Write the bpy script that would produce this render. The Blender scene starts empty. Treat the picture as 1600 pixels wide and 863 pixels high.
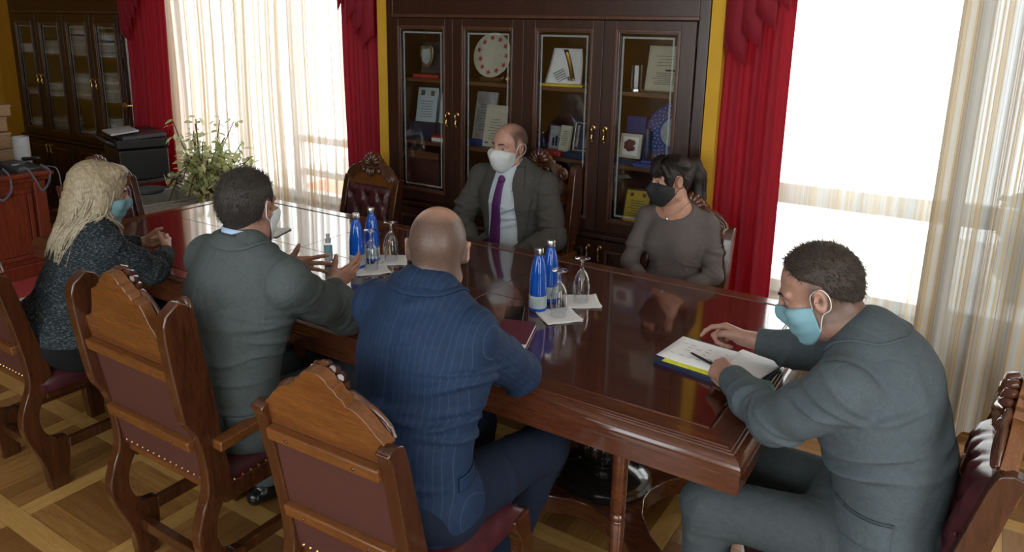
import bpy, math, random
import numpy as np
from mathutils import Vector, Matrix
random.seed(7); np.random.seed(7)
R = math.radians
scene = bpy.context.scene
COL = scene.collection

# ------------------------------------------------------------------ camera
YAW, PITCH, ROLL = R(-32.25), R(13.7), R(1.05)
CAM_H = 1.85
def _basis():
    sy, cy, cp, sp = math.sin(YAW), math.cos(YAW), math.cos(PITCH), math.sin(PITCH)
    f = Vector((sy*cp, cy*cp, -sp)); r = Vector((cy, -sy, 0)); u = r.cross(f)
    c, s = math.cos(ROLL), math.sin(ROLL)
    return c*r + s*u, -s*r + c*u, f
_r, _u, _f = _basis()
cam_data = bpy.data.cameras.new('camera')
cam = bpy.data.objects.new('camera', cam_data); COL.objects.link(cam)
cam.matrix_world = Matrix(((_r.x, _u.x, -_f.x, 0), (_r.y, _u.y, -_f.y, 0), (_r.z, _u.z, -_f.z, CAM_H), (0, 0, 0, 1)))
cam_data.sensor_width = 36; cam_data.lens = 1165/1600*36
cam_data.shift_y = -(431.5-325)/1600
cam_data.clip_start = 0.02; cam_data.clip_end = 200
scene.camera = cam

# ------------------------------------------------------------------ world, light, exposure
world = bpy.data.worlds.new('world'); scene.world = world; world.use_nodes = True
_bg = world.node_tree.nodes['Background']
_bg.inputs[0].default_value = (0.90, 0.96, 1.0, 1); _bg.inputs[1].default_value = 6.4
def portal(name, loc, sx, sy, rot):
    l = bpy.data.lights.new(name, 'AREA'); l.shape = 'RECTANGLE'; l.size = sx; l.size_y = sy
    l.cycles.is_portal = True
    o = bpy.data.objects.new(name, l); COL.objects.link(o); o.location = loc; o.rotation_euler = rot
portal('daylight_back_window', (-4.85, 4.16, 1.5), 2.4, 2.2, (R(-90), 0, 0))
portal('daylight_right_window', (0.55, 4.16, 1.5), 3.2, 2.2, (R(-90), 0, 0))
portal('near_fill_portal', (-.55, -2.16, 1.6), 5.6, 2.2, (R(90), 0, 0))  # portal over the unseen near windows, added for fill light
portal('side_fill_portal', (2.66, 0.3, 1.6), 1.8, 2.2, (R(90), 0, R(90)))  # portal over the unseen side opening, added for fill light
vs = scene.view_settings
vs.view_transform = 'Standard'; vs.look = 'None'; vs.gamma = 1; vs.use_curve_mapping = False
vs.exposure = 0.18
try:
    scene.cycles.use_denoising = True
    scene.cycles.max_bounces = 10; scene.cycles.diffuse_bounces = 4; scene.cycles.glossy_bounces = 4
    scene.cycles.transmission_bounces = 8; scene.cycles.transparent_max_bounces = 16
    scene.cycles.sample_clamp_indirect = 6; scene.cycles.caustics_reflective = False; scene.cycles.caustics_refractive = False
except Exception: pass

# ------------------------------------------------------------------ materials
MATS = {}
class NT:
    def __init__(s, name):
        m = bpy.data.materials.new(name); m.use_nodes = True; s.m = m; s.t = m.node_tree; s.n = s.t.nodes
        s.b = s.n['Principled BSDF']; s.out = s.n['Material Output']; MATS[name] = m
    def node(s, typ, **kw):
        x = s.n.new(typ)
        for k, v in kw.items():
            if k.startswith('i_'): x.inputs[k[2:].replace('_', ' ')].default_value = v
            else: setattr(x, k, v)
        return x
    def link(s, a, b): s.t.links.new(a, b)
    def set(s, **kw):
        for k, v in kw.items():
            s.b.inputs[k.replace('_', ' ')].default_value = v
        return s
    def coord(s, which='Object', scale=(1, 1, 1), rot=(0, 0, 0)):
        tc = s.node('ShaderNodeTexCoord'); mp = s.node('ShaderNodeMapping')
        mp.inputs['Scale'].default_value = scale; mp.inputs['Rotation'].default_value = rot
        s.link(tc.outputs[which], mp.inputs['Vector']); return mp.outputs['Vector']
    def noise(s, vec, scale=5, detail=3, rough=.55, dist=0):
        x = s.node('ShaderNodeTexNoise'); x.inputs['Scale'].default_value = scale; x.inputs['Detail'].default_value = detail
        x.inputs['Roughness'].default_value = rough; x.inputs['Distortion'].default_value = dist
        if vec is not None: s.link(vec, x.inputs['Vector'])
        return x.outputs['Fac']
    def ramp(s, fac, stops):
        x = s.node('ShaderNodeValToRGB'); e = x.color_ramp.elements
        while len(e) < len(stops): e.new(0.5)
        for k, (p, c) in enumerate(stops):
            e[k].position = p; e[k].color = (*c, 1) if len(c) == 3 else c
        s.link(fac, x.inputs['Fac']); return x.outputs['Color']
    def mix(s, fac, a, b, typ='MIX'):
        x = s.node('ShaderNodeMix', data_type='RGBA', blend_type=typ)
        for sock, v in ((x.inputs['Factor'], fac), (x.inputs[6], a), (x.inputs[7], b)):
            if hasattr(v, 'is_linked'): s.link(v, sock)
            elif isinstance(v, (int, float)): sock.default_value = v
            else: sock.default_value = (*v, 1)
        return x.outputs[2]
    def bump(s, h, strength=.3, dist=.002):
        x = s.node('ShaderNodeBump'); x.inputs['Strength'].default_value = strength; x.inputs['Distance'].default_value = dist
        s.link(h, x.inputs['Height']); s.link(x.outputs['Normal'], s.b.inputs['Normal'])
    def color(s, c): s.link(c, s.b.inputs['Base Color'])

def plain(name, col, rough=.5, metal=0, noise=.12, bump=0, nscale=30, **kw):
    t = NT(name); v = t.coord()
    f = t.noise(v, nscale, 4)
    lo = tuple(max(0, x*(1-noise)) for x in col); hi = tuple(min(1, x*(1+noise)) for x in col)
    t.color(t.ramp(f, [(.3, lo), (.7, hi)])); t.set(Roughness=rough, Metallic=metal, **kw)
    if bump: t.bump(f, bump, .002)
    return t.m

def wood(name, c0, c1, rough=.25, scale=(1.5, 14, 14), coat=.0, bump=.05, coord='Object', rnd=0.0, dark=None, scratches=0):
    t = NT(name); v = t.coord(coord, scale)
    if rnd:
        o0 = t.node('ShaderNodeObjectInfo'); ad = t.node('ShaderNodeVectorMath', operation='MULTIPLY_ADD')
        t.link(o0.outputs['Random'], ad.inputs[0]); ad.inputs[1].default_value = (41, 57, 23); t.link(v, ad.inputs[2]); v = ad.outputs[0]
    n1 = t.noise(v, 2.2, 6, .62, .8); n2 = t.noise(v, 16, 4, .7)
    c = t.ramp(n1, [(.28, c0), (.72, c1)])
    d = tuple(x*.45 for x in c0) if dark is None else dark
    c = t.mix(t.ramp(n2, [(.42, (0, 0, 0)), (.75, (.6, .6, .6))]), c, d)
    if rnd:
        oi = t.node('ShaderNodeObjectInfo')
        c = t.mix(t.ramp(oi.outputs['Random'], [(0, (0, 0, 0)), (1, (rnd, rnd, rnd))]), c, d)
    t.color(c); t.set(Roughness=rough, Coat_Weight=coat, Coat_Roughness=.06)
    if scratches:
        s = t.noise(t.coord(coord, (3, 90, 1)), 4, 6, .75)
        rr = t.node('ShaderNodeMapRange'); t.link(s, rr.inputs['Value'])
        rr.inputs['From Min'].default_value = .45; rr.inputs['From Max'].default_value = .72
        rr.inputs['To Min'].default_value = rough; rr.inputs['To Max'].default_value = rough+scratches
        t.link(rr.outputs['Result'], t.b.inputs['Roughness'])
    if bump: t.bump(n2, bump, .001)
    return t.m

def fabric(name, col, fleck=.18, rough=.9, wscale=900, sheen=.0, col2=None, fl_scale=(1, 1, 1), fl_amt=.5, crease=.0):
    t = NT(name); v = t.coord('Object')
    n = t.noise(v, 55, 5, .7); w = t.noise(t.coord('Object', fl_scale), wscale*.35, 2, .6)
    lo = tuple(x*(1-fleck) for x in col); hi = tuple(min(1, x*(1+fleck)) for x in col)
    c = t.ramp(n, [(.3, lo), (.7, hi)])
    c2 = col2 or tuple(min(1, x*1.6) for x in col)
    c = t.mix(t.ramp(w, [(.5, (0, 0, 0)), (.72, (fl_amt,)*3)]), c, c2)
    t.color(c); t.set(Roughness=rough, Sheen_Weight=sheen, Sheen_Roughness=.5); t.b.inputs['Specular IOR Level'].default_value = .2
    if crease:   # fine creases of worn cloth
        cn = t.noise(t.coord('Object', (1, 1, 1.6)), 7.5, 2, .5, 1.2)
        a1 = t.node('ShaderNodeMath', operation='SUBTRACT'); t.link(cn, a1.inputs[0]); a1.inputs[1].default_value = .5
        a2 = t.node('ShaderNodeMath', operation='ABSOLUTE'); t.link(a1.outputs[0], a2.inputs[0])
        a3 = t.node('ShaderNodeMath', operation='POWER'); t.link(a2.outputs[0], a3.inputs[0]); a3.inputs[1].default_value = .55
        bp = t.node('ShaderNodeBump'); bp.inputs['Strength'].default_value = crease; bp.inputs['Distance'].default_value = .02; t.link(a3.outputs[0], bp.inputs['Height'])
        b2 = t.node('ShaderNodeBump'); b2.inputs['Strength'].default_value = .25; b2.inputs['Distance'].default_value = .0006; t.link(w, b2.inputs['Height']); t.link(bp.outputs[0], b2.inputs['Normal']); t.link(b2.outputs[0], t.b.inputs['Normal'])
    else: t.bump(w, .25, .0006)
    return t.m

wood('table_wood', (.036, .0085, .0055), (.082, .020, .010), .07, (1.2, 10, 10), .8, 0, scratches=.16)
wood('table_edge_wood', (.060, .0165, .008), (.125, .040, .016), .16, (1.2, 10, 10), .5)
wood('table_seam', (.012, .004, .003), (.02, .007, .004), .5)
wood('chair_wood', (.040, .012, .005), (.088, .027, .009), .2, (14, 14, 1.6), .45)
wood('chair_panel_wood', (.115, .037, .0095), (.19, .068, .016), .25, (1.6, 14, 14), .3)
wood('carved_wood', (.060, .020, .011), (.115, .040, .020), .2, (14, 14, 3), .5)
wood('cabinet_wood', (.024, .0085, .0055), (.050, .018, .010), .32, (14, 14, 1.4), .15)
wood('cabinet_moulding', (.065, .026, .016), (.105, .045, .026), .28, (14, 14, 1.4), .3)
wood('shelf_wood', (.085, .034, .015), (.15, .065, .028), .4, (1.4, 14, 14))
wood('desk_wood', (.17, .028, .014), (.27, .055, .024), .25, (14, 14, 1.4), .3)
wood('parquet_light', (.46, .26, .075), (.64, .40, .135), .2, (2, 22, 2), .25, .05, 'Object', .3, (.33, .165, .045))
wood('parquet_mid', (.30, .145, .040), (.50, .27, .085), .2, (2, 22, 2), .25, .05, 'Object', .75, (.15, .062, .018))
wood('box_wood', (.26, .15, .075), (.37, .23, .12), .6, (14, 2, 14))
plain('pedestal_black', (.010, .008, .007), .16, Coat_Weight=.5)
t = NT('leather'); v = t.coord('Object'); n = t.noise(v, 26, 4, .6); vor = t.node('ShaderNodeTexVoronoi'); vor.inputs['Scale'].default_value = 320; t.link(v, vor.inputs['Vector'])
t.color(t.ramp(n, [(.3, (.040, .0075, .011)), (.75, (.075, .015, .020))])); t.set(Roughness=.33, Coat_Weight=.15); t.bump(vor.outputs['Distance'], .12, .0008)
t = NT('leather_back'); v = t.coord('Object'); n = t.noise(v, 400, 3, .6)
t.color(t.ramp(n, [(.3, (.058, .017, .013)), (.75, (.086, .026, .019))])); t.set(Roughness=.55); t.bump(n, .2, .0006)
plain('brass', (.62, .40, .14), .28, 1)
plain('silver', (.62, .64, .66), .25, 1)
plain('gilt_silver', (.55, .60, .47), .3, 1)
plain('wall_yellow', (.56, .315, .022), .85, 0, .05, .05, 9)
plain('wall_cream', (.70, .62, .45), .85, 0, .05, .05, 9)
plain('ceiling_white', (.82, .81, .78), .9, 0, .03)
plain('window_white', (.62, .64, .66), .45)
plain('sill_wood', (.16, .07, .030), .4)
plain('terracotta', (.60, .22, .12), .8, 0, .2)
plain('outside_stone', (.70, .68, .66), .9, 0, .1)
plain('foliage', (.05, .09, .04), .8, 0, .5)
plain('black_plastic', (.013, .013, .015), .35)
plain('dark_grey_plastic', (.045, .047, .052), .4)
plain('grey_plastic', (.33, .32, .285), .55)
plain('pale_grey', (.42, .44, .45), .6)
plain('white_paper', (.78, .79, .80), .8, 0, .03)
plain('cream_paper', (.55, .53, .42), .8, 0, .06)
plain('grey_paper', (.36, .38, .39), .8, 0, .25)
plain('card_paper', (.48, .58, .62), .75, 0, .05)
plain('white_plastic', (.78, .80, .82), .35)
plain('blue_card', (.012, .045, .26), .45)
plain('navy_card', (.008, .018, .06), .45)
plain('red_card', (.38, .022, .025), .45)
plain('maroon_cover', (.10, .014, .028), .42)
plain('dark_blue_cover', (.016, .026, .075), .4)
plain('yellow_card', (.62, .42, .015), .45)
plain('neon_yellow', (.75, .78, .03), .6)
plain('purple_cloth', (.085, .012, .11), .6, 0, .15)
plain('shirt_white', (.52, .60, .66), .75, 0, .04)
plain('shirt_blue', (.40, .55, .78), .75, 0, .04)
plain('mask_white', (.62, .65, .66), .8, 0, .05)
plain('mask_blue', (.19, .36, .42), .8, 0, .05)
plain('mask_pale', (.55, .62, .64), .8, 0, .05)
plain('mask_black', (.014, .015, .016), .75)
plain('elastic_white', (.66, .68, .68), .8)
plain('shoe_black', (.010, .010, .011), .22)
plain('cable_blue', (.16, .18, .24), .5)
plain('rug_red', (.40, .045, .05), .95, 0, .3, .3, 120)
plain('rug_cream', (.70, .62, .52), .95, 0, .15, .3, 120)
plain('soil', (.03, .02, .014), .95, 0, .4)
plain('bark', (.09, .055, .03), .85, 0, .4)
plain('eye_white', (.34, .31, .29), .25, 0, .02)
plain('iris', (.03, .02, .014), .1)
plain('brow_dark', (.016, .010, .008), .7)
t = NT('velvet_red'); v = t.coord('Object', (1, 1, .2)); n = t.noise(v, 60, 4)
t.color(t.ramp(n, [(.3, (.21, .0035, .016)), (.7, (.30, .006, .024))])); t.set(Roughness=.75, Sheen_Weight=.35, Sheen_Tint=(1, .15, .2, 1)); t.bump(n, .15, .001)
tl = t.node('ShaderNodeBsdfTranslucent'); tl.inputs[0].default_value = (.70, .004, .04, 1); mx = t.node('ShaderNodeMixShader'); mx.inputs[0].default_value = .34
t.link(t.b.outputs[0], mx.inputs[1]); t.link(tl.outputs[0], mx.inputs[2]); t.link(mx.outputs[0], t.out.inputs[0])
t = NT('glass_clear'); t.set(Base_Color=(.97, .99, 1, 1), Roughness=0, IOR=1.45, Transmission_Weight=1)
def thin_glass(name, tint, refl=.08, rough=.0, gpow=4.0):
    t = NT(name); tr = t.node('ShaderNodeBsdfTransparent'); tr.inputs[0].default_value = (*tint, 1)
    gl = t.node('ShaderNodeBsdfGlossy'); gl.inputs['Roughness'].default_value = rough
    fr = t.node('ShaderNodeLayerWeight'); fr.inputs[0].default_value = .5
    pw = t.node('ShaderNodeMath', operation='POWER'); pw.inputs[1].default_value = gpow; t.link(fr.outputs['Facing'], pw.inputs[0])
    ma = t.node('ShaderNodeMath', operation='MULTIPLY_ADD'); ma.inputs[1].default_value = .75; ma.inputs[2].default_value = .03+refl; t.link(pw.outputs[0], ma.inputs[0])
    mx = t.node('ShaderNodeMixShader'); t.link(ma.outputs[0], mx.inputs[0]); t.link(tr.outputs[0], mx.inputs[1]); t.link(gl.outputs[0], mx.inputs[2])
    t.link(mx.outputs[0], t.out.inputs[0]); return t.m
thin_glass('cabinet_glass', (.95, .96, .955), .05, .02)
thin_glass('window_glass', (.97, .98, .98), .0)
thin_glass('wine_glass', (.97, .98, .99), .03, .0, 2.2)
t = NT('etched_glass'); t.set(Base_Color=(.42, .46, .45, 1), Roughness=.5, Alpha=.35)
t = NT('blue_glass'); t.set(Base_Color=(.005, .125, .72, 1), Roughness=.06, IOR=1.45, Transmission_Weight=.30); t.b.inputs['Coat Weight'].default_value = .6
t = NT('screen_dark'); t.set(Base_Color=(.008, .010, .010, 1), Roughness=.08)
t = NT('screen_teal'); v = t.coord('Object'); n = t.noise(v, 40, 2)
t.color(t.ramp(n, [(.3, (.10, .20, .21)), (.7, (.17, .30, .31))])); t.set(Roughness=.1)
# sheer striped voile: the stripe follows the cloth's own width coordinate (attribute 'u')
def sheer(name, tint, stripes, dens=((.38, .45), (.47, .62), (.52, .90), (.58, .975), (.64, .94), (.70, .6)), tr_=.22, nscale=7.5):
    t = NT(name); at = t.node('ShaderNodeAttribute', attribute_name='u')
    sn = t.noise(None, 1, 1); nn = [x for x in t.n if x.type == 'TEX_NOISE'][-1]; nn.noise_dimensions = '1D'
    t.link(at.outputs['Fac'], nn.inputs['W']); nn.inputs['Scale'].default_value = nscale; nn.inputs['Detail'].default_value = 3; nn.inputs['Roughness'].default_value = .8
    c = t.ramp(sn, stripes)
    dn = t.ramp(sn, [(p_, (v_,)*3) for p_, v_ in dens])
    df = t.node('ShaderNodeBsdfDiffuse'); tl = t.node('ShaderNodeBsdfTranslucent'); tr = t.node('ShaderNodeBsdfTransparent')
    tr.inputs[0].default_value = (*tint, 1)
    for q in (df, tl): t.link(c, q.inputs[0])
    m1 = t.node('ShaderNodeMixShader'); m1.inputs[0].default_value = tr_; t.link(df.outputs[0], m1.inputs[1]); t.link(tl.outputs[0], m1.inputs[2])
    m2 = t.node('ShaderNodeMixShader'); t.link(dn, m2.inputs[0]); t.link(tr.outputs[0], m2.inputs[1]); t.link(m1.outputs[0], m2.inputs[2])
    t.link(m2.outputs[0], t.out.inputs[0]); return t.m
sheer('sheer_beige', (1, .98, .95), [(.30, (.80, .76, .70)), (.45, (.86, .84, .80)), (.56, (.62, .47, .30)), (.64, (.50, .36, .21)), (.70, (.74, .66, .54))])
sheer('sheer_blue', (1, .98, .95), [(.30, (.62, .74, .80)), (.42, (.86, .86, .84)), (.56, (.72, .60, .44)), (.64, (.52, .40, .26)), (.72, (.80, .80, .78))], ((.40, .38), (.56, .44), (.62, .80), (.65, .95), (.70, .5)), .45, 9)
sheer('sheer_dense', (1, .98, .95), [(.28, (.36, .46, .52)), (.40, (.56, .55, .52)), (.50, (.46, .44, .40)), (.56, (.62, .46, .26)), (.62, (.34, .28, .20)), (.72, (.58, .58, .56))], ((.3, .95), (.40, .90), (.46, .94), (.56, .99), (.66, .97)), .12, 11)

# ------------------------------------------------------------------ mesh helpers
def tag(o, label=None, cat=None, group=None, kind=None):
    if label: o['label'] = label
    if cat: o['category'] = cat
    if group: o['group'] = group
    if kind: o['kind'] = kind
    return o
def empty(name, loc, rz=0, label=None, cat=None, group=None, kind=None):
    o = bpy.data.objects.new(name, None); COL.objects.link(o); o.location = loc; o.rotation_euler = (0, 0, rz)
    o.empty_display_size = .1
    return tag(o, label, cat, group, kind)
def mesh_obj(name, verts, faces, mat=None, parent=None, smooth=None, loc=None, attrs=None, mats=None, fm=None):
    me = bpy.data.meshes.new(name)
    if isinstance(verts, np.ndarray) and isinstance(faces, np.ndarray):
        nv, nf, k = len(verts), len(faces), faces.shape[1]
        me.vertices.add(nv); me.vertices.foreach_set('co', verts.astype(np.float32).ravel())
        me.loops.add(nf*k); me.loops.foreach_set('vertex_index', faces.astype(np.int32).ravel())
        me.polygons.add(nf); me.polygons.foreach_set('loop_start', np.arange(0, nf*k, k, dtype=np.int32))
        me.update(calc_edges=True)
    else:
        me.from_pydata([tuple(v) for v in verts], [], [tuple(f) for f in faces]); me.update()
    for m in (mats or [mat]):
        if m: me.materials.append(MATS[m])
    if fm is not None: me.polygons.foreach_set('material_index', list(fm))
    if smooth is not None:
        me.shade_smooth()
        if smooth < 180: me.set_sharp_from_angle(angle=R(smooth))
    for k, a in (attrs or {}).items():
        at = me.attributes.new(k, 'FLOAT', 'POINT'); at.data.foreach_set('value', np.asarray(a, dtype=np.float32))
    o = bpy.data.objects.new(name, me); COL.objects.link(o)
    if parent: o.parent = parent
    if loc is not None: o.location = loc
    return o
def rotm(rx=0, ry=0, rz=0): return Matrix.Rotation(rz, 3, 'Z') @ Matrix.Rotation(ry, 3, 'Y') @ Matrix.Rotation(rx, 3, 'X')
class MB:
    def __init__(s): s.v = []; s.f = []; s.m = []; s.cur = 0
    def add(s, vs, fs):
        o = len(s.v); s.v += [Vector(v) for v in vs]; s.f += [tuple(i+o for i in f) for f in fs]; s.m += [s.cur]*len(fs); return s
    def box(s, c, d, rot=None, taper=None):
        vs = []
        for z in (-.5, .5):
            k = 1 if taper is None or z < 0 else taper
            for x, y in ((-.5, -.5), (.5, -.5), (.5, .5), (-.5, .5)): vs.append(Vector((x*d[0]*k, y*d[1]*k, z*d[2])))
        if rot is not None: vs = [rot @ v for v in vs]
        c = Vector(c); return s.add([v+c for v in vs], [(3, 2, 1, 0), (4, 5, 6, 7), (0, 1, 5, 4), (1, 2, 6, 5), (2, 3, 7, 6), (3, 0, 4, 7)])
    def bb(s, a, b): # two corners
        a = Vector(a); b = Vector(b); return s.box((a+b)/2, [abs(x) for x in (b-a)])
    def lathe(s, prof, c=(0, 0, 0), n=24, rot=None, flute=0, nfl=0):
        vs = []; fs = []; c = Vector(c); k = len(prof)
        for r, z in prof:
            for i in range(n):
                a = 2*math.pi*i/n; rr = r*(1+flute*math.cos(nfl*a)) if nfl else r
                v = Vector((rr*math.cos(a), rr*math.sin(a), z)); vs.append((rot @ v if rot is not None else v)+c)
        for j in range(k-1):
            for i in range(n):
                i2 = (i+1) % n; fs.append((j*n+i, j*n+i2, (j+1)*n+i2, (j+1)*n+i))
        fs.append(tuple(range(n-1, -1, -1))); fs.append(tuple((k-1)*n+i for i in range(n)))
        return s.add(vs, fs)
    def tube(s, pts, r, n=8, closed=False, flat=1.0, up=None):
        pts = [Vector(p) for p in pts]; m = len(pts); rs = r if hasattr(r, '__len__') else [r]*m
        vs = []; fs = []; prev = None
        for i, p in enumerate(pts):
            if closed: t = pts[(i+1) % m]-pts[i-1]
            else: t = pts[min(i+1, m-1)]-pts[max(i-1, 0)]
            t = t.normalized() if t.length > 1e-9 else Vector((0, 0, 1))
            if prev is None:
                a = Vector(up) if up else (Vector((0, 0, 1)) if abs(t.z) < .9 else Vector((1, 0, 0)))
                u = t.cross(a).normalized()
            else:
                u = (prev - t*prev.dot(t)).normalized()
            prev = u; w = u.cross(t)
            for k in range(n):
                an = 2*math.pi*k/n; vs.append(p + u*math.cos(an)*rs[i] + w*math.sin(an)*rs[i]*flat)
        L = m if closed else m-1
        for i in range(L):
            for k in range(n):
                k2 = (k+1) % n; i2 = (i+1) % m; fs.append((i*n+k, i*n+k2, i2*n+k2, i2*n+k))
        if not closed: fs.append(tuple(range(n-1, -1, -1))); fs.append(tuple((m-1)*n+k for k in range(n)))
        return s.add(vs, fs)
    def prism(s, outline, t, M=None, c=(0, 0, 0)):
        """2-D outline (u,v), extruded from -t/2 to t/2 along w; M 3x3 maps (u,v,w)."""
        k = len(outline); M = M or Matrix.Identity(3); c = Vector(c)
        vs = [M @ Vector((u, v, w))+c for w in (-t/2, t/2) for u, v in outline]
        fs = [tuple(range(k-1, -1, -1)), tuple(range(k, 2*k))]+[(i, (i+1) % k, k+(i+1) % k, k+i) for i in range(k)]
        return s.add(vs, fs)
    def ball(s, c, r, n=8, m=6, rot=None):
        r = r if hasattr(r, '__len__') else (r, r, r); vs = []; fs = []; c = Vector(c)
        for j in range(m+1):
            th = math.pi*(j+.0)/m; th = min(max(th, .02), math.pi-.02)
            for i in range(n):
                a = 2*math.pi*i/n; v = Vector((r[0]*math.sin(th)*math.cos(a), r[1]*math.sin(th)*math.sin(a), -r[2]*math.cos(th)))
                vs.append((rot @ v if rot is not None else v)+c)
        for j in range(m):
            for i in range(n):
                i2 = (i+1) % n; fs.append((j*n+i, j*n+i2, (j+1)*n+i2, (j+1)*n+i))
        fs.append(tuple(range(n-1, -1, -1))); fs.append(tuple(m*n+i for i in range(n)))
        return s.add(vs, fs)
    def grid(s, fn, nu, nv):
        vs = [fn(i/(nu-1), j/(nv-1)) for j in range(nv) for i in range(nu)]
        return s.add(vs, [(j*nu+i, j*nu+i+1, (j+1)*nu+i+1, (j+1)*nu+i) for j in range(nv-1) for i in range(nu-1)])
    def build(s, name, mat, parent=None, smooth=35, bevel=0, loc=None, solid=0, attrs=None, seg=2):
        mats = mat if isinstance(mat, (list, tuple)) else None
        o = mesh_obj(name, s.v, s.f, None if mats else mat, parent, smooth, loc, attrs, mats, s.m if mats else None)
        if solid:
            md = o.modifiers.new('solid', 'SOLIDIFY'); md.thickness = solid; md.offset = 0
        if bevel:
            md = o.modifiers.new('bevel', 'BEVEL'); md.width = bevel; md.segments = seg; md.limit_method = 'ANGLE'; md.angle_limit = R(40)
            md.harden_normals = True
        return o
def copy_tree(o, parent=None):
    c = o.copy(); COL.objects.link(c); c.parent = parent
    for ch in list(o.children): copy_tree(ch, c)
    return c
def bez(p, n=12):
    """Catmull-Rom through points"""
    p = [Vector(x) for x in p]; out = []
    q = [p[0]*2-p[1]]+p+[p[-1]*2-p[-2]]
    for i in range(1, len(q)-2):
        a, b, c, d = q[i-1:i+3]
        for k in range(n):
            t = k/n; out.append(.5*((2*b)+(c-a)*t+(2*a-5*b+4*c-d)*t*t+(3*b-a-3*c+d)*t**3))
    out.append(p[-1]); return out
def bez2(p, n=6): return [(v.x, v.y) for v in bez([(x, y, 0) for x, y in p], n)]
# ================================================================== the room
X0, X1, Y0, Y1, ZC = -9.2, 2.6, -2.1, 4.0, 3.0
def wall_boxes(axis, pos, thick, lo, hi, openings):
    """boxes of a wall with rectangular openings (a0,a1,z0,z1)"""
    m = MB(); cuts = sorted(openings); a = lo
    def seg(a0, a1, z0, z1):
        if a1-a0 < 1e-4 or z1-z0 < 1e-4: return
        if axis == 'x': m.bb((a0, pos, z0), (a1, pos+thick, z1))
        else: m.bb((pos, a0, z0), (pos+thick, a1, z1))
    for a0, a1, z0, z1 in cuts:
        seg(a, a0, 0, ZC); seg(a0, a1, 0, z0); seg(a0, a1, z1, ZC); a = a1
    seg(a, hi, 0, ZC); return m
def struct(o): o['kind'] = 'structure'; return o
W1 = (-6.05, -3.70, .46, 2.62); W2 = (-1.02, 2.15, .46, 2.62)
NEAR_FILL = [(-3.2, -1.6, .5, 2.6), (-1.3, .3, .5, 2.6), (.6, 2.2, .5, 2.6)]; LEFT = []  # unseen near-wall windows, added to let in fill from behind the camera
SIDE_FILL = [(-.6, 1.2, .5, 2.6)]  # unseen side-wall opening, added to brighten the room
struct(wall_boxes('x', Y1, .18, X0-.18, X1+.18, [W1, W2]).build('wall_back', 'wall_yellow', smooth=None))
struct(wall_boxes('x', Y0-.18, .18, X0-.18, X1+.18, NEAR_FILL).build('wall_near', 'wall_yellow', smooth=None))
struct(wall_boxes('y', X1, .18, Y0, Y1, SIDE_FILL).build('wall_right', 'wall_yellow', smooth=None))
struct(wall_boxes('y', X0-.18, .18, Y0, Y1, LEFT).build('wall_left', 'wall_yellow', smooth=None))
struct(MB().bb((X0-.18, Y0-.18, ZC), (X1+.18, Y1+.18, ZC+.1)).build('ceiling', 'ceiling_white', smooth=None))
floor = struct(MB().bb((X0-.18, Y0-.18, -.14), (X1+.18, Y1+.18, -.012)).build('floor', 'parquet_mid', smooth=None))
# parquet: framed squares, every visible board a piece of its own
PM = .525; SW = .08; GAP = .0016
bm_board = MB().box((0, 0, -.006), (PM-SW-GAP, (PM-SW)/5-GAP, .012)).build('parquet_board', 'parquet_mid', floor, None)
bm_strip = MB().box((0, 0, -.006), (PM-SW-GAP, SW-GAP, .012)).build('parquet_strip', 'parquet_light', floor, None)
bm_block = MB().box((0, 0, -.006), (SW-GAP, SW-GAP, .012)).build('parquet_block', 'parquet_light', floor, None)
pieces = []
for ix in range(-13, 11):
    for iy in range(-7, 6):
        xs = -2.91+ix*PM; ys = 1.09+iy*PM   # strip centre lines
        cx, cy = xs+PM/2, ys+PM/2
        if cx < X0 or cx > X1 or cy < Y0 or cy > Y1: continue
        alt = (ix+iy) % 2
        pieces.append((bm_block, xs, ys, 0)); pieces.append((bm_strip, cx, ys, 0)); pieces.append((bm_strip, xs, cy, math.pi/2))
        for k in range(5):
            d = (k-2)*(PM-SW)/5
            pieces.append((bm_board, cx, cy+d, 0) if not alt else (bm_board, cx+d, cy, math.pi/2))
def floor_seen(x, y):
    d = Vector((x, y, -CAM_H)); z = d.dot(_f)
    if z < .3: return None
    px = 800+1165*d.dot(_r)/z; py = 325-1165*d.dot(_u)/z
    if not (-20 < px < 1620 and 360 < py < 900): return None
    # keep what the table and the far furniture leave open to the eye
    if -3.9 < x < -1.6 and 1.9 < y < 3.9: return None
    if x < -4.3 and y > 3.0: return None
    if x < -3.4 and y < 2.2 and x > -5.7: return z+.6
    return z
rank = sorted(((floor_seen(p[1], p[2]), i) for i, p in enumerate(pieces) if floor_seen(p[1], p[2]) is not None))
single = {i for _, i in rank[:590]}
cnt = {}; rest = MB(); first = {}
for i, (src, x, y, rz) in enumerate(pieces):
    nm = src.name
    if i in single and cnt.get(nm, 0) < 295:
        cnt[nm] = cnt.get(nm, 0)+1
        o = src if nm not in first else src.copy()
        if nm in first: COL.objects.link(o); o.parent = floor
        first[nm] = 1; o.location = (x, y, 0); o.rotation_euler = (0, 0, rz)
    else:
        rest.cur = 0 if src is bm_board else 1
        d = src.data.vertices; sx = max(v.co.x for v in d)*2; sy = max(v.co.y for v in d)*2
        if rz: sx, sy = sy, sx
        rest.box((x, y, -.006), (sx, sy, .012))
o = rest.build('parquet', ['parquet_mid', 'parquet_light'], floor, None); o['kind'] = 'stuff'
# skirting
struct(MB().bb((W2[0]-.2, Y1-.025, 0), (X1, Y1, .10)).bb((W2[0]-.2, Y1-.035, 0), (X1, Y1-.025, .03)).build('baseboard_back', 'sill_wood', bevel=.004))
struct(MB().bb((X0, Y0, 0), (X1, Y0+.02, .10)).build('baseboard_near', 'sill_wood', bevel=.004))
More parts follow.
